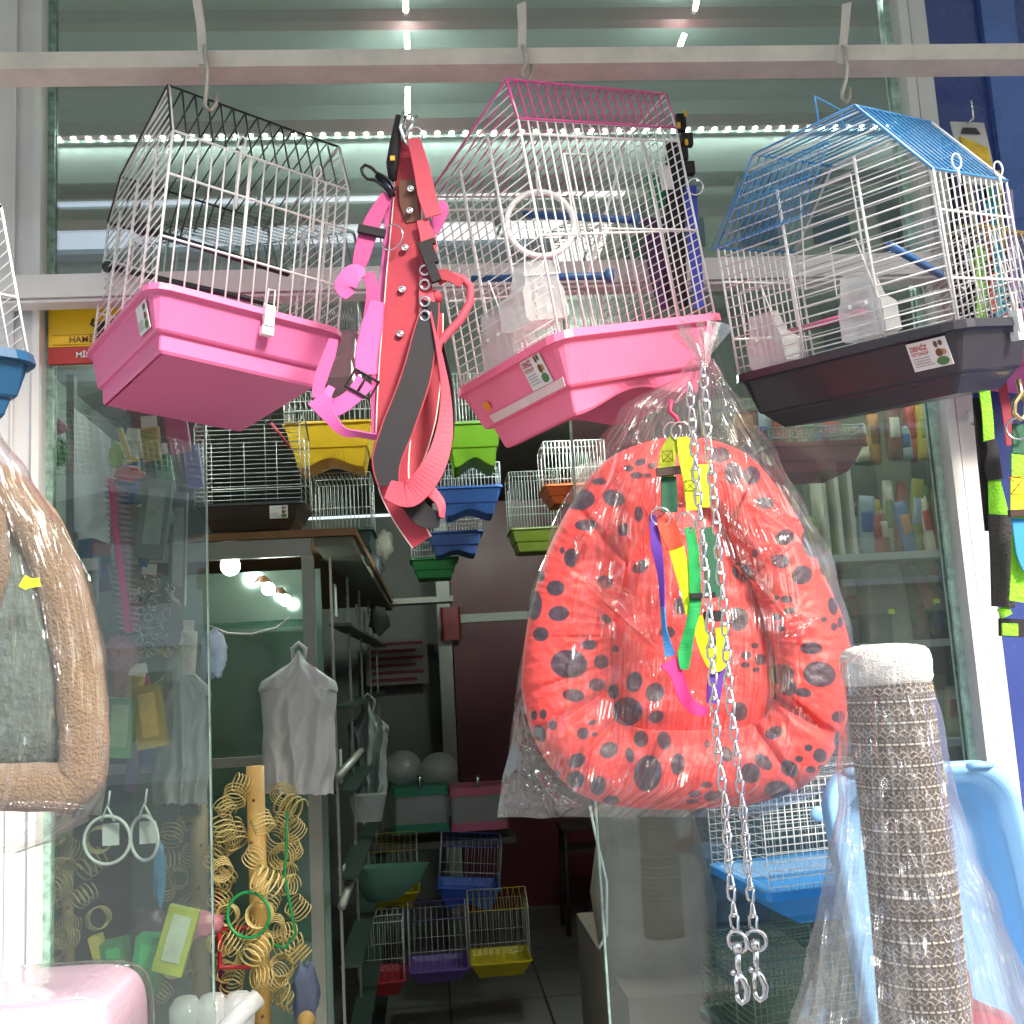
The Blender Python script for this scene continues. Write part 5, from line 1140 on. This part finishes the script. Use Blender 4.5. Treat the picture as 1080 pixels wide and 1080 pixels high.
# bird bells (white loops)
for i, (x, y, rx, n) in enumerate(((113, 886, .043, (.1, 1, 0)), (152, 884, .040, (.8, 1, 0)))):
    t = thing('swing_toy', ['left white hoop swing toy behind the glass', 'right white hoop swing toy behind the glass'][i], 'swing toy', at(x, y+20, 2.1))
    m = mat('dim_white_plastic', 'b9bfba', .4)
    b = MB(); b.ring(at(x, y, 2.1), n, rx, .0032, 40, 8); b.build('hoop', m, t)
    b = MB(); b.tube([at(x-6, y-20, 2.1), at(x, y-36, 2.1), at(x+8, y-20, 2.1)], .003, 8); b.tube([at(x+1, y-36, 2.1), at(x+3, y-52, 2.1)], .0022, 6); b.box(at(x+4, y-6, 2.12), (.03, .004, .04)); b.build('hanger', m, t)

# yellow sign
ya, yb = at(51, 384, 1.870), at(132, 317, 1.870)
t = thing('shop_sign', 'yellow and dark red sign with a black cat, on the left glass', 'sign', ((ya.x+yb.x)/2, 1.870, ya.z))
h = yb.z-ya.z; b = MB(); b.span((ya.x, 1.870, ya.z+h*.27), (yb.x+.04, 1.880, yb.z)); b.build('yellow_panel', mat('yellow_sign_paint', 'f0c40a', .5), t)
b = MB(); b.span((ya.x, 1.870, ya.z), (yb.x+.04, 1.880, ya.z+h*.27-.001)); b.build('red_panel', mat('dark_red_sign_paint', 'b33430', .5), t)
b = MB()
for (a_, b2_) in (((.06, .46), (.98, .47)), ((.06, .98), (.98, .985)), ((.06, .30), (.98, .31))): b.span((ya.x+(yb.x-ya.x)*a_[0]*1.0, 1.867, ya.z+h*a_[1]), (yb.x+.05, 1.8695, ya.z+h*b2_[1]))
b.build('yellow_trim', mat('gold_trim', 'd9b43a', .4), t)
text_mesh('HAMİDİYE', (ya.x+.035, 1.8685, ya.z+h*.335), (1, 0, 0), (0, 0, 1), h*.10, BRN_T, t, bold=.01)
text_mesh('MİMAR', (ya.x+.047, 1.8685, ya.z+h*.09), (1, 0, 0), (0, 0, 1), h*.09, CARD, t, bold=.02)
b = MB(); c = at(112, 345, 1.866)
b.ball(c, .012, (1.5, .25, 1), 14, 8); b.ball(c+Vector((.018, 0, .010)), .008, (1, .3, 1), 12, 8); b.tube([c+Vector((-.016, 0, 0)), c+Vector((-.026, 0, .006)), c+Vector((-.022, 0, .016))], .002, 6)
for k in (-.012, -.004, .008, .014): b.tube([c+Vector((k, 0, -.006)), c+Vector((k*1.2, 0, -.020))], .0025, 6)
b.build('cat_silhouette', mat('black_print', '26221f', .6), t)
# goods behind the left glass
b = MB(); b.slab([at(78, 430, 2.15), at(116, 462, 2.35), at(116, 574, 2.35), at(78, 560, 2.15)], (0, 1, 0), .008); b2 = one(b, 'white_board', mat('dim_white_board', 'b9bcc0', .5), 'blank white board turned sideways behind the left glass', 'board')
b = MB(); b.span((at(70, 400, 2.2).x, 2.2, at(70, 700, 2.2).z), (at(78, 400, 2.2).x, 2.22, at(78, 395, 2.2).z)); one(b, 'inner_post', mat('dim_grey_post', '6b6d6b', .5), 'dim grey upright post left of the white board', 'post')
def fuzzy(name, px, py, rpx, Y, col, label, cat, n=900, sc=(1, 1, 1)):
    b = MB(); c = at(px, py, Y); r = rpx*pm(Y); b.ball(c, r*.75, sc, 16, 12)
    for i in range(n):
        d = Vector((rng.gauss(0, 1), rng.gauss(0, 1), rng.gauss(0, 1))).normalized(); d2 = (d+Vector((rng.gauss(0, .3), rng.gauss(0, .3), rng.gauss(0, .3)))).normalized()
        q = Vector((d.x*sc[0], d.y*sc[1], d.z*sc[2])); s = q.orthogonal().normalized()*r*.05; b.add([c+q*r*.6-s, c+q*r*.6+s, c+Vector((d2.x*sc[0], d2.y*sc[1], d2.z*sc[2]))*r*rng.uniform(.9, 1.12)], [(0, 1, 2)])
    return one(b, name, mat('fuzz_'+col, col, .9), label, cat)
fuzzy('pompom_toy', 57, 477, 17, 2.1, '1f9a3c', 'fluffy green pompom behind the glass near the left post', 'pompom toy')
fuzzy('pompom_toy', 128, 690, 20, 2.15, 'a98592', 'fluffy dusty pink pompom at the end of the pink wand', 'pompom toy')
b = MB(); b.ball(at(58, 450, 2.08), .022, (1, 1, .75)); o = b.build('striped_ball', [mat('dusty_pink_ball', 'b56c80', .5)]); tag(o, 'dusty pink striped ball above the green pompom', 'ball')
t = thing('cat_wand', 'long pink feather cat wand with clear sleeve behind the left glass', 'cat toy', at(130, 670, 2.12))
b = MB(); b.tube(pts([(117, 505), (122, 560), (130, 620), (136, 668)], 2.12), .0065, 8); b.build('pink_rod', mat('pink_rod', 'c8286c', .5), t)
b = MB()
for i in range(26):
    f = i/26; c = at(122+14*f, 515+155*f, 2.13); b.tube([c+Vector((-.022, 0, .006)), c, c+Vector((.024, 0, -.004))], [.001, .006, .001], 6)
b.build('feather', mat('dim_pink_feather', 'a48a94', .8), t)
t = thing('tassel_toy', 'yellow green and pink dangling toy above the pink wand', 'cat toy', at(130, 505, 2.15))
b = MB(); b.ball(at(123, 480, 2.15), .018, (.8, .6, 1.5), lump=.3); b.build('lime_body', mat('lime_plastic', '8fb51c', .4), t)
b = MB(); b.tube(pts([(126, 452), (132, 470), (138, 488)], 2.14), .006, 8); b.tube(pts([(130, 488), (146, 484)], 2.13), .004, 8); b.build('yellow_stick', mat('dull_yellow', 'c9b23c', .5), t)
b = MB(); b.ball(at(136, 500, 2.15), .022, (1.3, .7, .7), lump=.3); b.build('coral_tail', mat('coral', 'c05a58', .5), t)
rows = [('blue_bottle', 152, 576, .022, (.8, .6, 2), '2f5f9c', 'small blue bottle hanging behind the left glass', 'bottle'), ('beige_bone', 140, 540, .02, (1.6, .5, .8), '94815f', 'beige chew bone behind the left glass', 'chew toy'),
 ('blue_pack', 225, 690, .03, (.9, .4, 1.8), '8fa6ba', 'light blue folded pack at the glass edge', 'pack'), ('blue_strap', 168, 920, .02, (.7, .4, 3), '2e6a8c', 'blue narrow pack behind the hoop toys', 'pack'),
 ('dark_toy', 158, 975, .035, (1, .5, 1), '2c2b2c', 'dark round toy behind the hoop toys', 'toy'), ('pink_toy', 210, 975, .032, (1.5, .5, .8), '9a5f66', 'pink salmon coloured toy beside the glass edge', 'toy'),
 ('chain_pack', 172, 655, .04, (1, .5, 1.6), '5f625c', 'bundle of dim metal chains behind the glass', 'pack')]
for i, (n_, x, y, r, sc, c_, lb, ct) in enumerate(rows):
    b = MB(); b.ball(at(x, y, 2.35), r, sc, 20, 14, lump=.35, seed=i*3.3); one(b, n_, mat('goods_'+c_, c_, .4, var=.35, vs=25), lb, ct)
b = MB()
for i in range(40): p = at(158+rng.uniform(-12, 24), 610+rng.uniform(0, 80), 2.25); b.ring(p, (rng.uniform(-1, 1), 1, rng.uniform(-1, 1)), .009, .0018, 10, 5)
one(b, 'loose_chain', mat('dim_steel', '8c9290', .25, .9), 'dim steel chain bundle hanging behind the left glass', 'chain')
def box_pack(name, x0, y0, x1, y1, Y, rot, col, label, cat, d=.05, panel=None):
    a, c = at(x0, y1, Y), at(x1, y0, Y); t = thing(name, label, cat, ((a.x+c.x)/2, Y, a.z)); M = Matrix.Rotation(R(rot), 3, 'Y'); ctr = (a+c)/2
    b = MB(); b.box(ctr, (c.x-a.x, d, c.z-a.z), M); b.build('box', mat('box_'+col, col, .4, var=.25, vs=12), t)
    if panel: b = MB(); b.box(ctr+Vector((.002, -d/2-.001, .004)), ((c.x-a.x)*.6, .002, (c.z-a.z)*.7), M); b.build('front_panel', mat('box_'+panel, panel, .5, var=.3, vs=30), t)
box_pack('green_box', 112, 990, 136, 1045, 2.2, -8, '1a6336', 'left dark green box standing behind the pink wrapped box', 'box', panel='2d8a4c')
box_pack('green_box', 143, 985, 170, 1048, 2.2, 8, '178244', 'right bright green box with pale stripes behind the glass', 'box', panel='2b9a55')
box_pack('lime_box', 170, 955, 202, 1028, 2.12, 17, '7d8c22', 'yellow green tilted pack with grey picture behind the glass', 'pack', d=.02, panel='8b9b84')
box_pack('blister_pack', 148, 505, 178, 590, 2.3, 8, '6e7a72', 'grey green blister pack hanging behind the left glass', 'pack', d=.02, panel='98a39a')
box_pack('violet_pack', 196, 470, 212, 515, 2.5, -6, '4d4aa8', 'violet pack top beside the dark cage', 'pack', d=.02)
box_pack('mustard_pack', 143, 722, 172, 790, 2.3, -7, '8d7c2c', 'mustard coloured pack below the pompom', 'pack', d=.03, panel='b59a4a')
box_pack('leafy_pack', 112, 735, 142, 800, 2.28, 5, '4e7d50', 'dull green leafy pack left of the mustard one', 'pack', d=.03, panel='7f9a70')
box_pack('dark_pack', 150, 625, 182, 690, 2.6, -4, '3b403d', 'dark grey pack behind the dim chain bundle', 'pack', d=.03, panel='5d625f')
box_pack('long_pack', 180, 520, 196, 640, 2.6, 2, '777f78', 'tall pale grey pack beside the glass edge', 'pack', d=.02, panel='a5ada5')
box_pack('pale_box', 100, 985, 112, 1030, 2.3, -15, 'a39c3c', 'olive yellow narrow pack left of the green boxes', 'pack', d=.03)
PL = [('c2467a', 'hot pink'), ('2f8f58', 'bright green'), ('8f9a94', 'pale grey'), ('b9a23c', 'mustard'), ('4a6fa0', 'steel blue'), ('9c5d4a', 'brick'), ('dfdcd2', 'cream'), ('6b5a86', 'violet')]
for i in range(26):
    px = 92+rng.uniform(0, 118); py = 450+i*15.5+rng.uniform(-6, 6); Yq = rng.uniform(2.35, 2.75); c_, nm_ = PL[(i*3+i//8) % 8]; p = at(px, py, Yq); M_ = Matrix.Rotation(rng.uniform(-.25, .25), 3, 'Y'); hh = rng.uniform(.06, .12)
    t = thing('hanging_packet', 'narrow '+nm_+' packet with white header card behind the left glass', 'packet', p, 'packets hanging behind the left glass')
    b = MB(); pillow(b, p, rng.uniform(.03, .055), .025, hh, M_, i); b.build('pouch', mat('packet_'+c_, c_, .35, var=.35, vs=30), t)
    b = MB(); b.box(p+M_ @ Vector((0, -.004, hh*.5+.012)), (.035, .002, .026), M_); b.build('header_card', CARD, t)
for i, (x, y) in enumerate(((196, 1075), (224, 1072), (252, 1070))):
    b = MB(); c = at(x, y, 2.0); b.loft([[c+Vector((cos(a)*r, sin(a)*r, z)) for a in [2*pi*k/24 for k in range(24)]] for r, z in ((.020, -.08), (.027, -.01), (.028, .02), (.018, .035), (.012, .037))], True, True, smooth=True); one(b, 'glass_jar', FEED, ['left clear jar at the bottom behind the glass', 'middle clear jar at the bottom behind the glass', 'right clear jar at the bottom by the glass edge'][i], 'jar')
b = MB(); b.tube([at(222, 1100, 1.9), at(272, 1052, 1.96)], [.014, .016], 12); one(b, 'clear_tube', FEED, 'clear plastic tube slanting at the bottom left of the doorway', 'tube')
b = MB(); b.ball(at(322, 1050, 2.4), .04, (.7, .4, 1.6), lump=.5, seed=4); one(b, 'blue_bag_toy', mat('slate_blue', '68738f', .5, var=.3), 'slate blue crumpled toy at the bottom beside the cabinet post', 'toy')
b = MB(); b.ball(at(323, 1076, 2.35), .018); one(b, 'wooden_ball', WOOD, 'small wooden ball at the bottom beside the cabinet post', 'ball')

# right side: shelf unit behind the right pane
Ys = 3.4
x0, x1 = at(790, 600, Ys).x, 2.3
t = thing('wall_shelving', 'white shelf unit full of pet goods behind the right glass pane', 'shelving', ((x0+x1)/2, Ys+.2, 0))
for (pxy, pyy) in ((900, 588), (950, 680), (900, 790)):
    z = at(pxy, pyy, Ys).z; b = MB(); b.span((x0, Ys, z-.012), (x1, Ys+.42, z+.012)); b.build('shelf', mat('dim_white_shelf', 'c3c3bd', .5), t)
b = MB(); b.span((x0, Ys+.42, 0), (x1, Ys+.44, 2.5)); b.build('back_board', mat('olive_grey_board', '6a6c5c', .6, var=.4, vs=5), t)
zS = at(900, 588, Ys).z+.013
b = MB()
for px in (868, 882, 896): x = at(px, 530, Ys+.05).x; b.span((x, Ys+.05, zS), (x+.014, Ys+.16, zS+.30))
one(b, 'stick_rack', mat('cream_rack', 'cdc9b8', .5), 'cream upright rack on the upper right shelf', 'rack')
cols = ['b9a03c', '7a4a33', 'c2b9a6', '3c5f95', 'a8382f', '8f8a3a', 'd0c3a5', '5f7c49', 'b8793c', '6d3f3a', '9aa5ac', 'b44c3c']
k = 0
for px in list(range(792, 866, 9)) + list(range(905, 1000, 8)):
    x = at(px, 560, Ys+.1).x; hh = rng.uniform(.13, .27); b = MB(); M_ = Matrix.Rotation(rng.uniform(-.16, .16), 3, 'Y'); yy_ = Ys+.08+rng.uniform(0, .1); ww_ = rng.uniform(.035, .06); pillow(b, (x, yy_, zS+hh/2), ww_, .035, hh, M_, px); pillow(b, (x, yy_-.012, zS+hh*.55), ww_*.7, .02, hh*.4, M_, px+3, 1)
    tag(b.build('food_pack', [mat('pack_'+cols[k % 12], cols[k % 12], .5, var=.2), mat('pack_'+cols[(k+5) % 12], cols[(k+5) % 12], .5)]), 'narrow coloured packet standing on the upper right shelf beside the cream rack', 'packet', 'packets on the upper right shelf'); k += 1
zS2 = at(950, 680, Ys).z+.013
b = MB(); p = at(935, 668, Ys+.1); b.loft([[(x, y, z) for x, y in rrect(p.x, p.y, w, .1, .02, 4, 3)] for z, w in ((zS2, .15), (zS2+.16, .14), (zS2+.26, .10))]); one(b, 'feed_bag', mat('pale_feed_bag', 'a59f92', .4, var=.3, vs=14), 'pale upright bag with a small yellow tag on the middle right shelf', 'feed bag')
b = MB(); b.box(p+Vector((.0, -.056, .07)), (.022, .002, .016)); one(b, 'yellow_price_tag', YEL_T, 'small yellow tag on the pale feed bag', 'price tag')
b = MB(); b.box(at(988, 634, Ys-.01), (.022, .002, .014)); one(b, 'yellow_price_tag', YEL_T, 'small yellow tag among the toys at the right shelf end', 'price tag')
for i in range(16):
    px = 963+(i % 4)*10+rng.uniform(-3, 3); r = rng.uniform(.012, .028); c_ = ['3c6b3a', '9c2f36', 'b5b43a', '2f3f6b', '77563c', '4f8a55', 'b05a3c', '6f6f6f'][i % 8]
    b = MB(); b.ball(at(px, 652-(i//4)*18+rng.uniform(-4, 4), Ys+.1+.03*(i % 3)), r, (1, .7, rng.uniform(.8, 2)), 12, 8, lump=.5, seed=i)
    tag(b.build('small_toy', mat('goods_'+c_, c_, .4)), 'small coloured toy heaped at the right end of the middle shelf', 'toy', 'toys heaped on the middle right shelf')
for row, (pxs, zy, lab, grp) in enumerate(((range(800, 900, 11), zS2, 'coloured packet standing on the middle right shelf behind the bed', 'packets on the middle right shelf'), (range(880, 1005, 10), at(900, 790, Ys).z+.013, 'coloured packet standing on the lowest right shelf', 'packets on the lowest right shelf'), (range(800, 1000, 12), zS+.32, 'small pale card hanging above the upper right shelf', 'cards hanging above the right shelf'))):
    for px in pxs:
        x = at(px, 600, Ys+.1).x; hh = rng.uniform(.12, .22); b = MB(); M_ = Matrix.Rotation(rng.uniform(-.12, .12), 3, 'Y'); wq = rng.uniform(.04, .07); c_ = cols[k % 12]; k += 1; yy_ = Ys+.08+rng.uniform(0, .1)
        pillow(b, (x, yy_, zy+hh/2), wq, .04, hh, M_, k); pillow(b, (x, yy_-.014, zy+hh*.55), wq*.7, .02, hh*.4, M_, k+7, 1)
        tag(b.build('food_pack' if row < 2 else 'hanging_card', [mat('pack_'+c_, c_, .5, var=.2), mat('pack_'+cols[(k+4) % 12], cols[(k+4) % 12], .5)]), lab, 'packet' if row < 2 else 'card', grp)
t, L, Lm, wb, tr = arch_cage('stand-in cage for the pink tray reflection in the right glass pane', 812, 912, 470, 500, 452, 2.1, 'a8506c', arch=False, nf=20, d=.2)  # cage added where the pane only mirrors the pink tray
for i in range(7):
    b = MB(); p = at(752+(i % 2)*22, 988-(i//2)*24, 3.2+.1*(i % 2)); b.loft([[(x, y, p.z+z) for x, y in rrect(p.x, p.y, w, .25, .03, 4, 3)] for z, w in ((0, .15), (.03, .17), (.055, .15))], smooth=False)
    tag(b.build('feed_sack', mat('sack_'+['3d4a78', '52608c', '343a58'][i % 3], ['3d4a78', '52608c', '343a58'][i % 3], .5, var=.3)), 'dark blue feed sack in the pile inside behind the chains', 'feed sack', 'pile of blue feed sacks')
b = MB(); p = at(690, 985, 2.9); b.loft([[(x, y, z) for x, y in rrect(p.x, p.y, w, .3, .06, 6, 4)] for z, w in ((p.z-.1, .26), (p.z+.1, .30), (p.z+.30, .22), (p.z+.36, .12))], smooth=True); one(b, 'feed_sack', mat('beige_reflection_sack', '8c8377', .7, var=.3, vs=6), 'tall beige sack put in for the pale reflection right of the doorway', 'feed sack')  # sack added where the pane shows only a pale blurred reflection
b = MB(); b.span((at(640, 1010, 2.9).x, 2.6, 0), (at(850, 1010, 2.9).x, 3.5, at(700, 1012, 2.9).z)); one(b, 'low_platform', mat('brown_grey_board', '6f645c', .6, var=.3, vs=3), 'low brown grey platform under the sacks', 'platform')
b = MB(); b.tube(pts([(622, 850, 2.2), (628, 880, 2.2), (640, 930, 2.2), (640, 985, 2.2), (632, 1000, 2.2)]), .003, 6); one(b, 'hanging_cable', WIRE_G, 'thin pale cable hanging at the edge of the right glass pane', 'cable')
# blue cage and green wire cage outside, right
t, L, Lm, wb, tr = cage('white wire cage with sky blue tray standing behind the chains, right', 'cages right of the doorway', at(812, 946, 1.66), (.27, .05, 0), (-.02, .26, 0), (0, 0, .17), [(.5, 1.001)], WIRE_W, WIRE_W, mat('sky_blue_tray', '2a83cc', .35), nf=22, ns=12, r=.0007, hf=[i/14 for i in range(15)], tray=dict(flange=.008, wall=(.035, .03), step=.01, base=(.03, .04), rc=.01))
b = MB(); b.ball(L(.33, -.03, .68), .012, (1, .5, 1)); b.tube([L(.33, -.02, .68), L(.8, .1, .7)], .003, 6); b.build('blue_knob', TB, t)
t, L, Lm, wb, tr = cage('low green wire cage at the bottom behind the snap hooks', 'cages right of the doorway', at(800, 1110, 1.75), (.22, .05, 0), (-.03, .22, 0), (0, 0, .13), [(.5, 1.001)], mat('green_wire', '5d7a68', .4), mat('green_wire', '5d7a68', .4), mat('dark_base', '33403a', .5), nf=22, ns=12, r=.0009, hf=[i/10 for i in range(11)])

# ------------------------------------------------------------------ light
w = bpy.data.worlds.new('World'); bpy.context.scene.world = w; w.use_nodes = True
nt = w.node_tree; bg = nt.nodes['Background']; sk = nt.nodes.new('ShaderNodeTexSky'); sk.sky_type = 'NISHITA'; sk.sun_disc = False
SE = R(36)
sdir = Vector((.55, -.80, 0)).normalized(); SA = math.atan2(sdir.x, sdir.y)
sk.sun_elevation = SE; sk.sun_rotation = SA; sk.air_density = 1.3; sk.dust_density = 4
nt.links.new(sk.outputs[0], bg.inputs[0]); bg.inputs[1].default_value = .15
ld = bpy.data.lights.new('sun', 'SUN'); ld.energy = 2.2; ld.angle = R(12); ld.color = (1, .95, .88)
lo = bpy.data.objects.new('sun', ld); C.objects.link(lo)
dv = Vector((sdir.x*cos(SE), sdir.y*cos(SE), sin(SE))); lo.rotation_euler = dv.to_track_quat('Z', 'Y').to_euler(); lo.location = (3, -5, 6)
sc = bpy.context.scene
sc.view_settings.view_transform = 'Standard'; sc.view_settings.look = 'None'; sc.view_settings.gamma = 1; sc.view_settings.use_curve_mapping = False
sc.view_settings.exposure = 1.5
sc.render.engine = 'CYCLES'
cy = sc.cycles; cy.transparent_max_bounces = 32; cy.max_bounces = 8; cy.diffuse_bounces = 3; cy.glossy_bounces = 4; cy.transmission_bounces = 6; cy.use_denoising = True
cy.sample_clamp_indirect = 6; cy.caustics_reflective = False; cy.caustics_refractive = False
